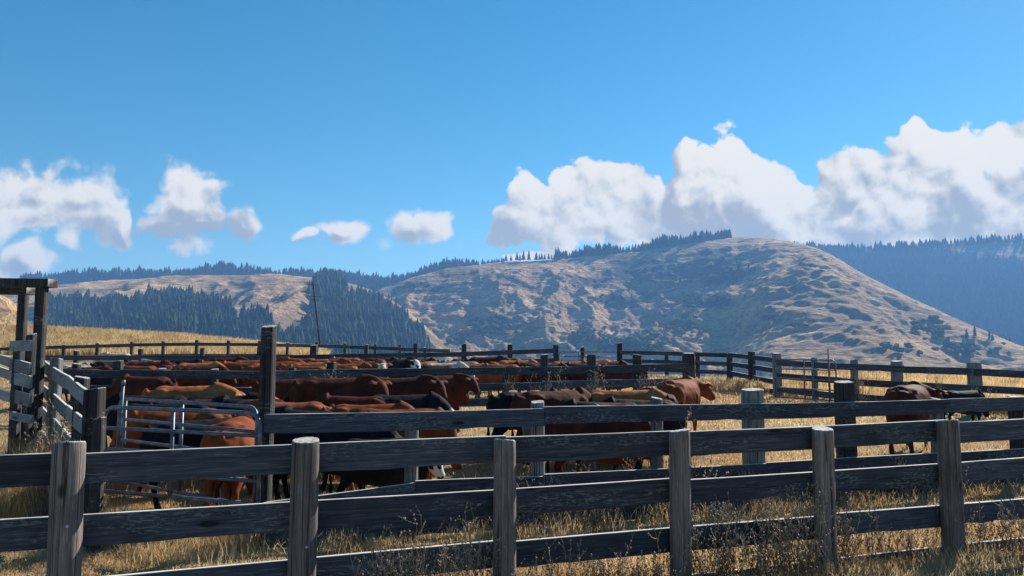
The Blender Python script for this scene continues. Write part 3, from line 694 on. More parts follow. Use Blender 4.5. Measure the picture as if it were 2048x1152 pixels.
# wire panel on the right-hand fence
wp = empty('wire_panel', tuple(Vector((at(1680, 740, 27.3).x, 27.3, gz(11, 27.3))))); tag(wp, 'thin square wire mesh stretched behind the far tube gate', 'wire panel')
paths = []
for k in range(8): paths.append([at(1560, 728, 29.9)-Vector((0,0,.14*k)), at(1790, 733, 26.6)-Vector((0,0,.14*k))])
for k in range(34):
    s = k/33; a = at(1560, 728, 29.9).lerp(at(1790, 733, 26.6), s); paths.append([a, a-Vector((0,0,1.0))])
tube(paths, .004, 'mesh', M['rust'], wp, 4)
# gate between the far pens
tube_gate(1118, 42.5, 1238, 42.3, at(1118, 704, 42.5).z, .24, 5, .025, 'distant tube gate closing the gap in the fence behind the cattle', 0, (.33, .66))
q = at(1165, 694, 42.8); pp = empty('gate_post', (q.x, q.y, gz(q.x, q.y))); tag(pp, 'short dark post behind the distant tube gate', 'post')
log_post(q.x, q.y, gz(q.x, q.y)-.1, q.z, .22, m=M['tie'], parent=pp, square=True)

# ---------------------------------------------------------------- utility pole
q = at(640, 690, 140); qt = at(626, 564, 140); up = empty('utility_pole', (q.x, q.y, q.z-9)); tag(up, 'thin leaning wooden utility pole with crossarms, in front of the forested slope', 'utility pole')
tube([[(q.x+.9, q.y, q.z-9), tuple(q), tuple(qt)]], [.20, .18, .14], 'pole', M['tie'], up, 8)
for py, w_ in ((570, .95), (593, 1.35), (600, .8)):
    c = at(626+(py-564)*.111, py, 139.8); tube([[c+Vector((-w_, .1, .06)), c+Vector((w_, -.1, -.05))]], .05, 'crossarm', M['tie'], up, 4)
    for s in (-.92, -.45, .45, .92):
        if abs(s) < .5 and py == 600: continue
        d = c+Vector((w_*s, 0, .0)); tube([[d, d+Vector((0, 0, .28))]], .06, 'insulator', M['tube'], up, 5)
# ---------------------------------------------------------------- COWS
def loft(bmx, pts, radii, n=14, side=None):
    """pts list of Vector, radii list of (side, up)"""
    rings = []
    for i, q in enumerate(pts):
        d = (pts[min(i+1, len(pts)-1)]-pts[max(i-1, 0)]).normalized()
        s = side.copy() if side else Vector((0, 1, 0))
        s = (s-d*s.dot(d)).normalized(); u = d.cross(s); rs, ru = radii[i]
        rings.append([bmx.verts.new(q+rs*math.cos(2*math.pi*k/n)*s+ru*math.sin(2*math.pi*k/n)*u) for k in range(n)])
    for a, b in zip(rings[:-1], rings[1:]):
        for k in range(n): bmx.faces.new((a[k], a[(k+1)%n], b[(k+1)%n], b[k]))
    bmx.faces.new(rings[0][::-1]); bmx.faces.new(rings[-1])
def ball(bmx, c, r, sc=(1,1,1)):
    m_ = Matrix.Translation(c) @ Matrix.Diagonal((*[r*s for s in sc], 1)); bmesh.ops.create_icosphere(bmx, subdivisions=2, radius=1, matrix=m_)
def make_cow(pose, vox=.02, legs=0):
    """pose: neck pitch (rad, up +), head pitch, yaw"""
    npitch, hpitch, yaw = pose; bmx = bmesh.new(); V = Vector
    T = [(-.99,1.20,.10,.13),(-.93,1.12,.19,.24),(-.80,1.06,.265,.325),(-.62,1.03,.295,.37),(-.42,.985,.33,.40),(-.2,.955,.365,.425),(.05,.935,.39,.445),(.28,.93,.37,.455),(.48,.95,.31,.455),(.62,.98,.255,.42),(.74,1.01,.18,.33)]
    loft(bmx, [V((x, 0, z)) for x, z, a, b in T], [(a, b) for x, z, a, b in T], 20)
    for s in (-1, 1):
        ball(bmx, V((-.58, .19*s, 1.25)), .115, (1.5, .8, .85)); ball(bmx, V((-.88, .10*s, 1.21)), .085, (1.2, 1, 1))      # hips, pins
        ball(bmx, V((.50, .19*s, 1.00)), .20, (1, .55, 1.5)); ball(bmx, V((-.70, .17*s, .98)), .25, (1, .62, 1.3))
    ball(bmx, V((.42, 0, 1.30)), .13, (2.2, .7, .8)); ball(bmx, V((.72, 0, .76)), .18, (1, .7, 1.2)); ball(bmx, V((-.5, 0, .66)), .15, (1, .8, .7)) # withers, brisket, udder/flank
    # neck and head
    n0 = V((.60, 0, 1.14)); rot = Matrix.Rotation(yaw, 4, 'Z')
    nd = V((math.cos(npitch), 0, math.sin(npitch)))
    def tn(q, f=1.): # rotate about shoulders progressively
        r_ = Matrix.Rotation(yaw*f, 4, 'Z'); return n0+(r_.to_3x3() @ (q-n0))
    L = .40; side = rot.to_3x3() @ V((0, 1, 0))
    npts = [tn(n0-V((.1,0,.02)), 0), tn(n0+nd*L*.3, .35), tn(n0+nd*L*.65, .75), tn(n0+nd*L, 1)]
    loft(bmx, npts, [(.22, .36), (.195, .30), (.16, .25), (.13, .185)], 14, side)
    hd = V((math.cos(hpitch), 0, math.sin(hpitch))); up = V((-math.sin(hpitch), 0, math.cos(hpitch)))
    p0 = n0+nd*L+up*.03; HL = .44
    H = [(-.07, .10, .11, .0), (0, .128, .145, 0), (.11, .15, .155, -.015), (.23, .125, .13, -.03), (.31, .10, .105, -.04), (.39, .11, .10, -.045), (HL, .062, .062, -.05)]
    loft(bmx, [tn(p0+hd*x+up*o) for x, a, b, o in H], [(a, b) for x, a, b, o in H], 14, side)
    for s in (-1, 1):   # ears
        e0 = p0+up*.06+V((0, .09*s, 0)); e1 = e0+V((0, .14*s, 0))+up*.01-hd*.03; e2 = e0+V((0, .27*s, 0))-up*.04-hd*.03
        loft(bmx, [tn(e0), tn(e1), tn(e2)], [(.030, .045), (.030, .078), (.026, .034)], 8, (rot.to_3x3() @ (hd*0+up)))
        ball(bmx, tn(p0+hd*.16+up*.055+V((0, .105*s, 0))), .03)   # brow
        ball(bmx, tn(p0+hd*.38+V((0, .05*s, 0))-up*.02), .032)
    # legs
    ph = [(.10, -.08, .06, -.10), (-.06, .09, -.10, .05), (0, 0, .03, -.03)][legs]
    zs = 0
    for i, (x, s) in enumerate([(.48, 1), (.48, -1), (-.72, 1), (-.72, -1)]):
        k = ph[i]; y = .16*s
        if x > 0:
            P_ = [V((x-.02, y, 1.0)), V((x, y*1.05, .74)), V((x+k*.4, y, .58)), V((x+k*.7, y*.95, .41)), V((x+k*.9-.01, y*.95, .24)), V((x+k, y*.95, .10)), V((x+k+.025, y*.95, .05)), V((x+k+.03, y*.95, 0))]
            rr = [(.10, .16), (.09, .13), (.062, .075), (.056, .06), (.038, .042), (.046, .048), (.05, .055), (.058, .066)]
        else:
            P_ = [V((x+.06, y*1.0, 1.1)), V((x+.10+k*.2, y*1.15, .82)), V((x-.02+k*.4, y*1.1, .62)), V((x-.13+k*.6, y, .47)), V((x-.10+k*.9, y, .28)), V((x-.06+k, y, .11)), V((x-.03+k, y, .05)), V((x-.02+k, y, 0))]
            rr = [(.14, .24), (.12, .19), (.075, .105), (.05, .068), (.042, .046), (.046, .05), (.05, .055), (.058, .066)]
        loft(bmx, P_, rr, 10)
    # tail
    loft(bmx, [V((-.93, 0, 1.33)), V((-1.02, 0, 1.26)), V((-1.05, .01, 1.0)), V((-1.04, .02, .72)), V((-1.03, .02, .56)), V((-1.03, .02, .40)), V((-1.03, .02, .30))], [(.04, .05), (.032, .032), (.026, .026), (.023, .023), (.045, .045), (.05, .05), (.022, .022)], 8)
    me = bpy.data.meshes.new('cow'); bmesh.ops.recalc_face_normals(bmx, faces=bmx.faces); bmx.to_mesh(me); bmx.free()
    o = bpy.data.objects.new('tmp', me); COL.objects.link(o)
    md = o.modifiers.new('r', 'REMESH'); md.mode = 'VOXEL'; md.voxel_size = vox; md.use_smooth_shade = True
    dg = bpy.context.evaluated_depsgraph_get(); me2 = bpy.data.meshes.new_from_object(o.evaluated_get(dg)); bpy.data.objects.remove(o)
    me2.name = 'cow'; nv = len(me2.vertices); co = np.zeros(nv*3); me2.vertices.foreach_get('co', co); co = co.reshape(-1, 3)
    ed = np.zeros(len(me2.edges)*2, np.int32); me2.edges.foreach_get('vertices', ed); ed = ed.reshape(-1, 2)
    ec = [np.array(tn(p0+up*.06+V((0, .2*s, 0)))) for s in (-1, 1)]
    de = np.minimum(*[np.linalg.norm(co-c_, axis=1) for c_ in ec]); wgt = .6*np.clip((de-.10)/.06, .08, 1)[:, None]
    deg = np.bincount(ed.ravel(), minlength=nv)[:, None]
    for it in range(9):
        ac = np.zeros_like(co); np.add.at(ac, ed[:, 0], co[ed[:, 1]]); np.add.at(ac, ed[:, 1], co[ed[:, 0]])
        w2 = wgt if co is None else np.where(co[:, 2:3] < .5, wgt*.4, wgt); co = co+w2*(ac/deg-co)
    me2.vertices.foreach_set('co', co.ravel()); me2.update()
    nrm = np.zeros(nv*3); me2.vertices.foreach_get('normal', nrm); nrm = nrm.reshape(-1, 3)
    rel = .010*fbm(co[:, 0]*5+1, co[:, 2]*5+co[:, 1]*4, 3)+.012*np.sin(co[:, 0]*34)*np.exp(-((co[:, 0]-.02)/.22)**2)*np.clip((1.25-co[:, 2])/.3, 0, 1)*np.clip((co[:, 2]-.65)/.2, 0, 1)*.5
    co2 = co+nrm*rel[:, None]; me2.vertices.foreach_set('co', co2.ravel())
    def world(q, f=1.): return np.array(tn(q, f))
    a = world(p0-hd*.07); b = world(p0+hd*.5); d = b-a; tt = ((co-a)@d)/(d@d); dist = np.linalg.norm(co-(a+np.clip(tt, 0, 1)[:, None]*d), axis=1)
    face = np.clip((.20-dist)/.05, 0, 1)*np.clip((tt+.05)/.15, 0, 1); muz = face*np.clip((tt-.78)/.1, 0, 1); hoof = np.clip((.07-co[:, 2])/.02, 0, 1)
    for nm, ar in (('face', face), ('dark', np.maximum(muz, hoof)), ('tailsw', np.clip((-1.0-co[:, 0])/.02, 0, 1)*np.clip((.66-co[:, 2])/.05, 0, 1))):
        x_ = me2.attributes.new(nm, 'FLOAT', 'POINT'); x_.data.foreach_set('value', ar.astype(np.float32))
    me2.polygons.foreach_set('use_smooth', [True]*len(me2.polygons)); me2.update()
    me2['tagp'] = list(map(float, tn(p0+up*.03-hd*.04+V((0, -.27, -.03)))))
    # eyes
    eyes = [tn(p0+hd*.17+up*.035+V((0, .118*s, 0))) for s in (-1, 1)]; me2['eyes'] = [float(c) for e in eyes for c in e]
    return me2
def coat(name, c1, c2, face=None, patch=None, pt=.6):
    m, t, p = mat(name, .75, .05)
    p.inputs['Sheen Weight'].default_value = .0
    oc = t.node('ShaderNodeTexCoord').outputs['Object']; rnd = t.node('ShaderNodeObjectInfo').outputs['Random']
    v = t.vmath('ADD', oc, t.vmath('SCALE', (3., 5., 7.), rnd))
    n = t.noise(v, 3, 4, .6); h = t.noise(t.mapping(v, (9, 40, 30)), 2, 4, .7); hair = t.noise(t.mapping(v, (14, 90, 60)), 3, 3, .7)
    col = t.mix(t.sstep(n, .3, .7), (*c1, 1), (*c2, 1)); col = t.mix(t.math('MULTIPLY', t.sstep(h, .45, .7), .45), col, tuple(q*.5 for q in c1)+(1,))
    if patch:
        pn = t.noise(v, 1.25, 2, .4); col = t.mix(t.sstep(pn, pt-.02, pt+.02), col, (*patch, 1))
    if face:
        f = t.math('MULTIPLY', attr(t, 'face'), t.sstep(t.noise(v, 7, 2), .40, .45)); col = t.mix(f, col, (*face, 1))
    col = t.mix(attr(t, 'dark'), col, (.05, .035, .03, 1) if not face else (.3, .2, .17, 1))
    col = t.mix(attr(t, 'tailsw'), col, tuple(q*.35 for q in c1)+(1,))
    t.l.new(col, p.inputs['Base Color']); bump(t, p, t.math('ADD', t.math('MULTIPLY', h, .7), hair), .55, .006); return m
C = {'red': coat('red_coat', (.14, .032, .011), (.26, .068, .022)), 'bay': coat('dark_red_coat', (.045, .011, .007), (.100, .026, .012)), 'tan': coat('tan_coat', (.26, .075, .025), (.42, .16, .06)),
     'black': coat('black_coat', (.007, .007, .009), (.017, .016, .019)), 'grey': coat('pale_grey_coat', (.10, .10, .10), (.26, .25, .24)),
     'bwf': coat('black_white_face', (.007, .007, .009), (.017, .016, .019), (.62, .60, .56)), 'rwf': coat('red_white_face', (.19, .05, .022), (.29, .09, .04), (.62, .56, .50)),
     'cream': coat('cream_coat', (.40, .33, .26), (.58, .50, .42)), 'brindle': coat('black_brown_patched', (.008, .008, .01), (.02, .018, .02), None, (.15, .05, .025), .60)}
POSES = {'level': (-.05, -.75, 0), 'up': (.22, -.6, 0), 'down': (-.95, -1.15, 0), 'left': (.05, -.8, .85), 'right': (-.12, -.9, -.8), 'low': (-.45, -.95, .1), 'look': (.16, -.8, -.75), 'rear': (.02, -.55, -.5), 'grazer': (-1.0, -1.2, .5)}
MESH = {k: make_cow(v, .02, i%3) for i, (k, v) in enumerate(POSES.items())}
bmx = bmesh.new(); bmesh.ops.create_uvsphere(bmx, u_segments=8, v_segments=6, radius=.022); eye_me = bpy.data.meshes.new('eye'); bmx.to_mesh(eye_me); bmx.free()
m, t, p = mat('eye', .15, .6); t.l.new(t.mix(t.noise(t.node('ShaderNodeTexCoord').outputs['Object'], 30), (.01, .006, .004, 1), (.02, .012, .01, 1)), p.inputs['Base Color']); eye_me.materials.append(m)
tag_me = bpy.data.meshes.new('ear_tag'); tag_me.from_pydata([(x, y, z) for y in (-.003, .003) for x, z in ((-.025, 0), (.025, 0), (.03, -.07), (-.03, -.07))], [], [(0,1,2,3), (7,6,5,4), (0,4,5,1), (1,5,6,2), (2,6,7,3), (3,7,4,0)]); tag_me.update(); tag_me.materials.append(M['tag'])
def back_depth(px, yb, s):
    Y = 10.
    while Y < 60:
        q = at(px, yb, Y)
        if gz(q.x, Y)+1.40*s > q.z: return Y
        Y += .1
    return 30.
def cow(px, Y, heading, pose, coat_, s, label, group=None, eartag=False, yb=None):
    if Y is None: Y = back_depth(px, yb, s)
    q = at(px, 720, Y); z = gz(q.x, Y); me = MESH[pose]
    if not me.materials: me.materials.append(C['red'])
    o = bpy.data.objects.new('cow', me); COL.objects.link(o); o.location = (q.x, Y, z); o.rotation_euler = (0, 0, R(heading)); o.scale = (s*random.uniform(.90, .96), s*random.uniform(.98, 1.10), s)
    o.material_slots[0].link = 'OBJECT'; o.material_slots[0].material = C[coat_]; tag(o, label, 'cow', group)
    if Y < 24:
        for k in (0, 3):
            e = bpy.data.objects.new('eye', eye_me); COL.objects.link(e); e.parent = o; e.location = tuple(me['eyes'])[k:k+3]
    if eartag:
        e = bpy.data.objects.new('ear_tag', tag_me); COL.objects.link(e); e.parent = o; e.location = tuple(me['tagp'])
    if yb is not None and Y is not None:
        v = (EYE-(z+1.40*s))/Y; py = 576-F*math.tan(PITCH-math.atan(v)) if 0 else 720+F*v
        print('cow', px, 'Y', round(Y, 1), 'back', round(py), 'want', yb)
    return o
GF = 'cattle in the front pen'; GB = 'cattle crowded in the far pen'
cow(474, 11.4, 99, 'down', 'red', 1.0, 'red-brown cow seen from behind, right against the front tube gate', GF, yb=822)
cow(352, 13.6, 198, 'down', 'red', 1.0, 'bright red cow with its head lowered at the left end of the tube gate', GF, yb=778)
cow(418, 12.5, 35, 'low', 'black', .95, 'glossy black cow with arched back behind the middle of the tube gate', GF, yb=780)
cow(500, 15.6, 175, 'level', 'brindle', 1.0, 'black and brown patched cow half hidden by the tall gate post', GF, yb=768)
cow(385, 17.3, 8, 'level', 'tan', 1.03, 'tan-backed brown cow looking right with raised head, above the tube gates', GF, yb=745)
cow(395, 15.6, 5, 'low', 'bay', .98, 'dark red cow between the tan-backed cow and the red one with lowered head', GF, yb=762)
cow(505, 16.6, 60, 'level', 'tan', .9, 'small pale tan cow rump just left of the tall gate post', GF, yb=757)
cow(575, 15.4, 190, 'right', 'rwf', .98, 'white-faced cow peeping out right of the tall gate post', GF, yb=775)
cow(680, 18.2, 4, 'look', 'bay', 1.12, 'big maroon cow standing broadside to the right of the tall gate post', GF, yb=743)
cow(806, 19.6, 2, 'look', 'bay', 1.05, 'maroon cow with raised head just beyond the big maroon one', GF, yb=748)
cow(812, 16.6, 3, 'low', 'bwf', 1.0, 'black cow facing right with a white face, beside the middle fence', GF, yb=762)
cow(745, 15.0, 8, 'low', 'red', .98, 'orange-red cow back between the white-faced black cow and the large copper-red one', GF, yb=778)
cow(805, 13.6, -4, 'down', 'red', 1.02, 'large copper-red cow lowering its head to the straw, behind the top plank', GF, yb=785)
cow(670, 12.3, 3, 'low', 'black', 1.0, 'long black cow right behind the fence boards next to the tall gate post', GF, yb=797)
cow(612, 14.2, 150, 'left', 'black', .95, 'black cow turning one ear up, right of the tall gate post', GF, yb=787)
cow(770, 11.9, 10, 'low', 'bwf', .80, 'young black cow with a white poll showing over the top plank', GF, yb=815)
cow(1112, 16.6, 28, 'low', 'bay', 1.05, 'dark maroon cow, leftmost of the five by the middle plank joint', GF, yb=768)
cow(1140, 15.0, 15, 'low', 'grey', .93, 'grey and black backed cow in the middle of the right-hand bunch', GF, yb=790)
cow(1200, 15.6, 170, 'low', 'brindle', .96, 'dark patched cow squeezed behind the red one in the right-hand bunch', GF, yb=785)
cow(1250, 17.0, -12, 'low', 'tan', 1.02, 'golden tan cow at the right of the bunch', GF, yb=777)
cow(1205, 13.6, -3, 'down', 'bay', .98, 'deep red cow nearest the fence in the right-hand bunch, legs showing under the plank', GF, yb=800)
cow(1306, 17.6, 100, 'left', 'bay', .95, 'brown cow whose ears show behind a short round post', GF, yb=785)
cow(1358, 19.0, 58, 'rear', 'red', 1.03, 'lone red-brown cow with spread ears, turned away in front of the broad square post', GF, yb=758)
cow(1815, 17.5, 50, 'rear', 'bay', 1.03, 'solitary dark brown cow at the far right, rump towards the viewer', GF, yb=768)
cow(1925, 21.5, 12, 'down', 'black', .72, 'dark calf grazing low between the planks at the far right', GF, yb=800)
for px, yb, hd_, ps, ct, lb in [(300,790,192,'low','black','black cow low behind the left end of the tube gates'),(330,806,5,'low','black','second black cow low behind the tube gates, under the bright red one'),(452,790,12,'level','black','black cow filling the gap left of the tall gate post'),
    (585,757,5,'low','bay','maroon cow back just right of the tall gate post, below the big maroon one'),(655,768,184,'low','bay','dark red cow behind the turned black ear'),(705,791,176,'low','bay','dark red cow in front of the orange-red one'),(880,750,8,'look','bay','small maroon cow whose head shows against the middle fence'),
    (1060,782,24,'low','black','black cow pressed against the leftmost maroon one in the right-hand bunch'),(1275,798,172,'low','black','black cow under the golden tan one in the right-hand bunch'),(290,752,170,'low','bay','dark cow behind the tan-backed one at far left of the front pen')]:
    cow(px, None, hd_, ps, ct, .98, lb, GF, yb=yb)
back = [ # px, y of back, heading, pose, coat, scale, label
 (148,728,80,'low','grey',1.0,'shaggy pale grey cow at the left end of the far pen'),
 (228,722,60,'level','black',1.0,'black cow standing second from the left end of the far pen'),
 (262,720,25,'up','grey',.92,'grey-black calf with turned head near the left end of the far pen'),
 (200,738,178,'low','black',.9,'black cow low behind the middle fence at left, white ear showing'),
 (232,706,184,'level','cream',.98,'cream white cow behind the far fence at left'),
 (300,722,15,'low','bay',1.0,'dark brown cow partly overlapping a small black one, left part of the far pen'),
 (322,724,160,'level','black',.95,'small black cow behind the red one with a dark head'),
 (352,729,70,'low','bay',.95,'dark red rump showing left of the pale orange cow'),
 (400,725,12,'low','tan',1.0,'pale orange cow with rounded back in the far pen'),
 (410,732,5,'low','bay',.95,'dark red cow partly under the pale orange cow'),
 (455,715,5,'level','bay',1.0,'long dark red cow back standing highest at left of the tall post'),
 (480,724,185,'low','red',1.0,'bright red cow just left of the tall post in the far pen'),
 (505,720,10,'low','rwf',.95,'orange cow almost behind the tall gate post'),
 (570,722,8,'low','red',1.0,'copper cow first to the right of the tall post in the far pen'),
 (598,716,185,'up','red',1.0,'copper cow whose raised head breaks the line right of the tall post'),
 (625,724,5,'low','tan',1.0,'light copper cow with a long flat back'),
 (660,718,0,'level','red',1.0,'red cow behind the short post of the middle fence'),
 (690,715,175,'low','tan',.95,'pale red cow behind the others, left of the white-faced ones'),
 (735,722,-30,'look','rwf',1.05,'red cow with a big white face looking at the viewer'),
 (700,727,3,'low','red',1.0,'orange-red cow with head hidden behind the white-faced red one'),
 (785,722,150,'left','black',1.0,'black cow between the two white-faced ones'),
 (812,717,-70,'up','bwf',1.1,'black cow with a white black-spotted face looking straight at the viewer'),
 (855,722,30,'low','tan',.9,'small tan cow just right of the white-faced black cow'),
 (890,725,5,'low','cream',1.0,'pale cream-backed cow facing right'),
 (918,722,178,'low','grey',1.0,'silvery grey cow in the middle of the far pen'),
 (958,726,15,'level','rwf',.95,'red cow with a white poll right of the silvery grey cow'),
 (975,713,0,'level','bay',1.02,'dark brown long-backed cow standing behind the silvery grey cow'),
 (1035,720,5,'low','tan',1.0,'tan cow with pale tailhead left of the tall fence post'),
 (1060,724,185,'low','bay',.95,'dark cow next to the tan one with pale tailhead'),
 (1140,722,10,'low','tan',1.0,'brown cow right of the post with the weeds'),
 (1165,726,170,'low','bay',.95,'dark maroon cow half hidden by weeds at the middle fence'),
 (1215,722,12,'low','bay',1.0,'maroon cow with rising back near the right end of the far pen'),
 (1240,730,165,'low','bay',.95,'last dark cow at the right end of the far pen'),
 (840,716,10,'low','bay',.95,'dark red cow farther back, between the white-spotted face and the cream-backed cow'),
 (540,715,0,'low','bay',.95,'red cow directly behind the tall gate post'),
 (178,733,8,'low','bay',.95,'dark red cow just right of the shaggy pale grey one'),
 (275,731,176,'low','red',.95,'orange-red shoulder low behind the grey-black calf'),
 (372,719,4,'low','black',.95,'black cow back behind the pale orange cow'),
 (430,722,182,'low','red',.95,'red cow between the pale orange and the long dark red cow'),
 (533,729,8,'low','red',.95,'red cow low behind the tall gate post, right side'),
 (556,717,176,'low','bay',.95,'dark maroon cow behind the copper one right of the tall post'),
 (612,731,182,'low','red',.95,'bright copper cow lowest along the middle fence, left of centre'),
 (645,727,8,'low','bay',.95,'dark red cow left of the short post of the middle fence'),
 (680,731,176,'low','tan',.95,'light copper cow right behind the weeds of the middle fence'),
 (765,715,6,'low','bay',.95,'dark maroon cow behind the big-white-faced red one'),
 (870,730,175,'low','bay',.95,'dark cow low in front of the cream-backed one'),
 (935,717,4,'low','bay',.95,'dark maroon cow behind the silvery grey one'),
 (1010,715,178,'low','red',.95,'red cow behind the tan one with pale tailhead'),
 (1095,727,6,'low','bay',.95,'dark maroon cow behind the tall post with weeds'),
 (1190,718,172,'low','tan',.92,'pale brown cow behind the broad short post at right'),
 (1000,728,180,'low','rwf',.92,'cow with white markings low behind the middle fence'),
]
for px, yb, hd_, ps, ct, s, lb in back: cow(px, None, hd_+random.uniform(-5, 5), ps, ct, s, lb, GB, yb=yb)

# ---------------------------------------------------------------- grass (blades as geometry)
def blades(n, sampler, hfun, wid, bend, name, m, label, cat='grass', lean=(0., 0.)):
    X, Y = sampler(n); n = len(X); Z = ground(X, Y)-.01; hgt = hfun(X, Y)*rng.uniform(.55, 1.25, n); a = rng.uniform(0, 6.283, n)
    wd = wid*np.maximum(1, Y/11)*rng.uniform(.6, 1.3, n); bx = np.cos(a)*bend*hgt*rng.uniform(.2, 1.4, n)+lean[0]*hgt; by = np.sin(a)*bend*hgt*rng.uniform(.2, 1.4, n)+lean[1]*hgt
    fa = rng.uniform(-.6, .6, n)-np.arctan2(X, Y); sx = np.cos(fa)*wd/2; sy = np.sin(fa)*wd/2
    V = np.zeros((n, 5, 3))
    for k, (s, q) in enumerate([(0, 1), (0, -1)]): V[:, k] = np.stack([X+q*sx, Y+q*sy, Z], -1)
    mz = .58*hgt
    for k, q in ((2, -.75), (3, .75)): V[:, k] = np.stack([X+bx*.35+q*sx, Y+by*.35+q*sy, Z+mz], -1)
    V[:, 4] = np.stack([X+bx, Y+by, Z+hgt*np.sqrt(np.clip(1-.35*bend**2, .2, 1))], -1)
    b = (np.arange(n)*5)[:, None]
    Fc = np.concatenate([b+np.array([0, 1, 2]), b+np.array([0, 2, 3]), b+np.array([3, 2, 4])], 0)
    tint = np.repeat(np.clip(rng.random(n)*.8+.5*fbm(X/1.3, Y/1.3, 3)+.1, 0, 1), 5)
    me = np_mesh(name, V.reshape(-1, 3), Fc, {'tint': tint}); o = link(name, me, m); tag(o, label, cat, kind='stuff'); return o
def samp(y0, y1, p=1.3, x0=None, x1=None, dens=None):
    def f(n):
        Y = y0+(y1-y0)*rng.random(n)**p; px = rng.uniform(-120, 2170, n) if x0 is None else rng.uniform(x0, x1, n); X = (px-1024)/F*Y
        if dens is not None:
            k = rng.random(n) < dens(px, X, Y); X, Y = X[k], Y[k]
        return X, Y
    return f
def h_pen(X, Y): return .055+.05*np.clip(fbm(X/.9, Y/.9, 3)+.2, 0, 1)+.10*np.clip(fbm(X/2.5+9, Y/2.5, 2)-.05, 0, 1)
pdn = lambda px, X, Y: np.clip(.75+1.5*fbm(X/1.6+5, Y/1.6, 3), .18, 1)
blades(260000, samp(5.2, 17, 1.15, dens=pdn, x0=-120, x1=2170), h_pen, .0075, .95, 'dry_grass', M['straw'], 'short trampled golden straw covering the near pens')
blades(110000, samp(15, 46, 1.1), lambda X, Y: h_pen(X, Y)*1.4, .008, .9, 'dry_grass', M['straw'], 'dry stubble among the cattle and far pens')
def along(o, s0, s1, w_, n, px_w=None):
    def f(_):
        s = rng.uniform(s0, s1, n); t_ = rng.normal(0, w_, n); k = np.clip(.55+.8*fbm(s/1.1, np.zeros(n)+3.3, 3), 0, 1) > rng.random(n); s, t_ = s[k], t_[k]
        return o.x+dF.x*s+off.x*t_, o.y+dF.y*s+off.y*t_
    return f
blades(1, along(o1, -3, 13, .35, 26000), lambda X, Y: .20+.16*fbm(X, Y, 2)+.0*X, .0065, .55, 'dry_grass', M['tall'], 'longer golden grass tufts along the foot of the nearest fence')
blades(1, along(o1, 5.5, 12, .5, 7000), lambda X, Y: .24+.12*fbm(X, Y, 2)+.0*X, .006, .6, 'dry_grass', M['weed'], 'brown matted dead grass in front of the nearest fence at the right')
blades(1, along(o2, -1.5, 16, .30, 22000), lambda X, Y: .22+.16*fbm(X, Y, 2)+.0*X, .0065, .5, 'dry_grass', M['tall'], 'longer grass tufts along the foot of the second fence')
def wide(n):
    Y = 5.6+12*rng.random(n)**1.3; px = rng.uniform(-100, 2150, n); X = (px-1024)/F*Y; k = fbm(X/.8, Y/.8, 3) > .02; return X[k], Y[k]
blades(16000, wide, lambda X, Y: .26+.14*fbm(X, Y, 2), .0042, .35, 'dry_grass', M['straw'], 'thin standing straw stalks scattered over the near ground')
def box_s(cx, cy, rx, ry, n):
    def f(_):
        a = rng.uniform(0, 6.28, n); r_ = np.sqrt(rng.random(n)); return cx+rx*r_*np.cos(a), cy+ry*r_*np.sin(a)
    return f
def tuft(px, py, n, h, sp, label, m_='tall', Y=None):
    Y = Y or EYE/((py-720)/F); x = (px-1024)/F*Y; return blades(1, box_s(x, Y, sp, sp, n), lambda X, Y_: np.full(X.shape, h), .007, .45, 'grass_tuft', M[m_], label, 'grass')
tuft(20, 1040, 900, .75, .32, 'tall pale grass clump at the left edge behind the nearest fence'); tuft(80, 1010, 700, .6, .3, 'pale grass clump left of the first log post')
tuft(40, 930, 700, .65, .3, 'dry grass clump beside the loading chute', Y=13); tuft(130, 930, 1500, .85, .5, 'brown overgrown grass under the chute fence', Y=11.6); tuft(100, 900, 1500, .9, .6, 'brown grass beneath the chute fence planks', Y=13)
tuft(510, 1010, 700, .5, .35, 'pale grass clump at the foot of the tall gate post', Y=9.9); tuft(600, 1010, 500, .45, .3, 'grass clump right of the tall gate post', Y=10.3); tuft(235, 1010, 900, .5, .35, 'grass clump under the left end of the tube gate', Y=9.9)
tuft(140, 880, 900, .8, .35, 'dark tangled dead grass against the chute fence', 'weed', Y=11.2); tuft(95, 850, 900, .9, .4, 'dark tangled dead grass at the foot of the chute', 'weed', Y=12.8)
tuft(35, 900, 1500, .22, 1.0, 'green grass in the shade of the loading chute', 'green', Y=14)
# tall golden field beyond the far fence, and behind the right-hand fence
def dn_field(px, X, Y): return ((px < 640) | ((Y < 62+0*px))) * 1.
blades(90000, samp(59, 92, 1., -160, 655), lambda X, Y: .95+.25*fbm(X/6, Y/6, 3), .012, .45, 'tall_grass', M['tall'], 'tall golden grass field on the rise beyond the far fence')
def yr_s(n):
    px = rng.uniform(1555, 2200, n); Yf = np.interp(px, [1552,1680,1808,1948,2048,2300], [30.5,27.8,26.7,25.2,24.5,22.7]); Y = Yf+rng.random(n)**1.2*12; return (px-1024)/F*Y, Y
blades(26000, yr_s, lambda X, Y: .55+.35*fbm(X/2, Y/2, 3), .010, .35, 'tall_grass', M['tall'], 'dry standing grass behind the right-hand fence')
def yv_s(n):
    px = rng.uniform(1100, 1560, n); Y = np.interp(px, [1100,1377,1550], [41,34,31])+rng.random(n)*4+1; return (px-1024)/F*Y, Y
blades(7000, yv_s, lambda X, Y: .4+.25*fbm(X/2, Y/2, 3), .009, .35, 'tall_grass', M['tall'], 'thin dry grass behind the grey four-plank fence')

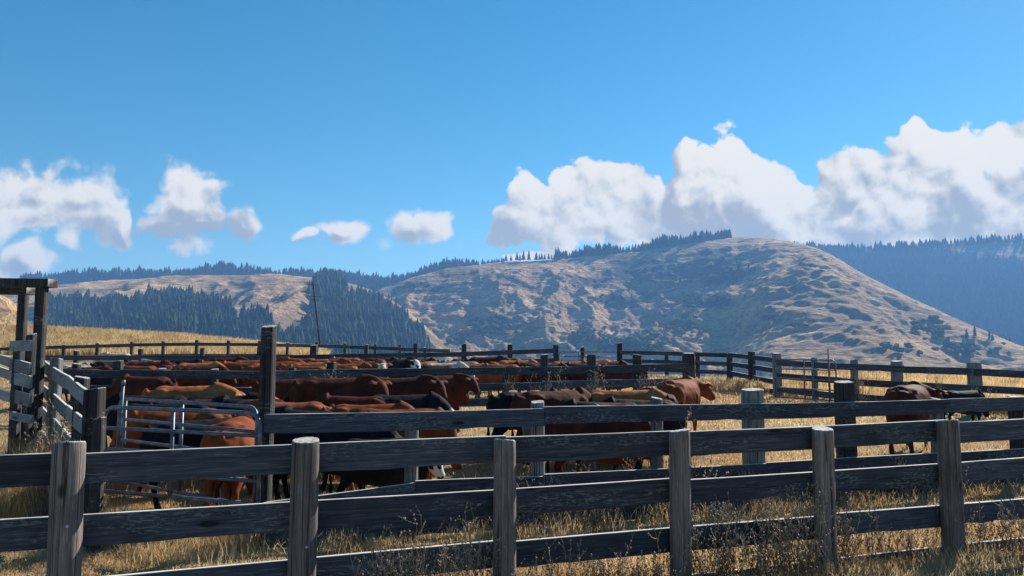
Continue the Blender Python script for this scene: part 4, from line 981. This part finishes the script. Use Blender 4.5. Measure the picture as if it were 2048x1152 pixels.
# ---------------------------------------------------------------- dead weeds, each a plant of its own
def weed_tpl(seed, stems, H, spread):
    r = random.Random(seed); paths = []; rad = []; V = []; Fc = []
    def add(P_, r0):
        me_ = None; n = 3; b = len(V); ref = None
        for i, q in enumerate(P_):
            d = (P_[min(i+1, len(P_)-1)]-P_[max(i-1, 0)]).normalized()
            if ref is None: ref = d.orthogonal().normalized()
            ref = (ref-d*ref.dot(d)).normalized(); s2 = d.cross(ref); rr = r0*(1-.6*i/(len(P_)-1))
            for k in range(n): a = 2*math.pi*k/n; V.append(q+rr*(math.cos(a)*ref+math.sin(a)*s2))
        for i in range(len(P_)-1):
            for k in range(n): a = b+i*n+k; c = b+i*n+(k+1)%n; Fc.append((a, c, c+n)); Fc.append((a, c+n, a+n))
    def pod(c, s):
        b = len(V); V.extend([c+Vector(q)*s for q in ((1,0,0),(-1,0,0),(0,1,0),(0,-1,0),(0,0,1.6),(0,0,-1.2))])
        Fc.extend([(b+i, b+j, b+k) for i, j, k in ((0,2,4),(2,1,4),(1,3,4),(3,0,4),(2,0,5),(1,2,5),(3,1,5),(0,3,5))])
    for _ in range(stems):
        a = r.uniform(0, 6.28); h = H*r.uniform(.6, 1.1); q = Vector((r.gauss(0, spread), r.gauss(0, spread), 0)); d = Vector((math.cos(a)*r.uniform(0, .35), math.sin(a)*r.uniform(0, .35), 1))
        P_ = [q.copy()]
        for i in range(7):
            d += Vector((r.gauss(0, .07), r.gauss(0, .07), 0)); q = q+d.normalized()*h/7; P_.append(q.copy())
        add(P_, .0042)
        for i in range(2, 8):
            for _b in range(r.randint(1, 2)):
                b0 = P_[i]; bd = Vector((r.gauss(0, .6), r.gauss(0, .6), r.uniform(.5, 1.1))).normalized(); bl = h*r.uniform(.08, .22)
                B_ = [b0, b0+bd*bl*.5, b0+bd*bl+Vector((0, 0, .02))]; add(B_, .0022)
                for k in range(3): pod(B_[0].lerp(B_[2], r.uniform(.4, 1))+Vector((r.gauss(0, .006), r.gauss(0, .006), 0)), r.uniform(.005, .010))
        pod(P_[-1], .010)
    V_ = np.array([v[:] for v in V]); return np_mesh('dead_weed', V_, np.array(Fc), {'tint': np.clip(V_[:, 2]/H+rng.random(len(V_))*.3, 0, 1)})
WD = [weed_tpl(i, [5, 9, 14, 4, 18][i], [.9, .8, .65, 1.1, .5][i], [.06, .12, .2, .04, .22][i]) for i in range(5)]
def weed(px, Y, k, s, label, group, mm='weed'):
    q = at(px, 720, Y); me = WD[k]
    if not me.materials: me.materials.append(M['weed'])
    o = bpy.data.objects.new('dead_weed', me); COL.objects.link(o); o.location = (q.x, Y, gz(q.x, Y)-.02); o.rotation_euler = (0, 0, random.uniform(0, 6)); o.scale = (s, s, s); tag(o, label, 'weed', group)
def line_Y(o, px, t_=0.):
    u = (px-1024)/F; oo = o+off*t_; return oo.y+dF.y*((u*oo.y-oo.x)/(dF.x-u*dF.y))
for px in np.linspace(1395, 1625, 14): weed(px+random.uniform(-14, 14), line_Y(o1, px, random.uniform(-.5, .35)), random.choice([0, 1, 2, 3, 4, 1]), random.uniform(.85, 1.15), 'dense brown dead weeds against the nearest fence, right of its fourth log post', 'weeds right of the fourth log post')
for px in np.linspace(1660, 2060, 13): weed(px, line_Y(o1, px, random.uniform(-.5, .5)), random.choice([0, 2, 4]), random.uniform(.6, 1.0), 'dead weeds along the nearest fence, right of its fifth log post', 'weeds right of the fifth log post')
for px in np.linspace(770, 960, 9): weed(px, line_Y(o1, px, random.uniform(-.4, .1)), random.choice([0, 1, 2]), random.uniform(.75, 1.05), 'thin dead weeds in front of the nearest fence, between its second and third log posts', 'weeds between the second and third log posts')
for px in np.linspace(1060, 1310, 9): weed(px, line_Y(o1, px, random.uniform(-.3, .5)), random.choice([2, 4, 4]), random.uniform(.6, .9), 'short dead weeds by the nearest fence, between its third and fourth log posts', 'weeds between the third and fourth log posts')
for px in np.linspace(1040, 1360, 12): weed(px, line_Y(o2, px, random.uniform(-.6, .3)), random.choice([1, 2, 4]), random.uniform(.6, .95), 'brown dead weeds at the foot of the second fence, centre', 'weeds at the centre of the second fence')
for px in np.linspace(1480, 2050, 12): weed(px, line_Y(o2, px, random.uniform(-.5, .3)), random.choice([1, 2, 4]), random.uniform(.6, .95), 'brown dead weeds at the foot of the second fence, towards the right', 'weeds at the right of the second fence')
for px, s in ((1355, 1.15), (1395, 1.2)): weed(px, line_Y(o2, px, -.25), 0 if px < 1390 else 3, s*1.25, 'tall dead weed reaching the top plank of the second fence', 'tall weeds by the second fence')
for px in (1070, 1085, 1110, 1130, 1175, 1190, 1205, 1290, 1310, 1330, 1350, 1020): weed(px+random.uniform(-5, 5), 23.6+px*.0005, random.choice([0, 1]), random.uniform(1.1, 1.5), 'dark dead weed in front of the middle fence, right of centre', 'weeds before the middle fence')
for px in (640, 665, 690, 730, 875, 905): weed(px, 22.9, random.choice([0, 1]), random.uniform(1.2, 1.6), 'thin dead weed in front of the middle fence, left of centre', 'thin weeds before the middle fence')
for px in np.linspace(70, 175, 11): weed(px, np.interp(px, [70, 175], [13.6, 10.2]), random.choice([0, 1, 3]), random.uniform(1.1, 1.7), 'tangled brown weed growing through the chute fence', 'weeds in the chute fence')
for px in (1440, 1470, 1700, 1730, 1830, 1860, 1960): weed(px, np.interp(px, [1440, 2048], [30, 23.5])-.7, random.choice([1, 2]), random.uniform(1., 1.5), 'dead weed near the right-hand far fence', 'weeds near the far right fence')
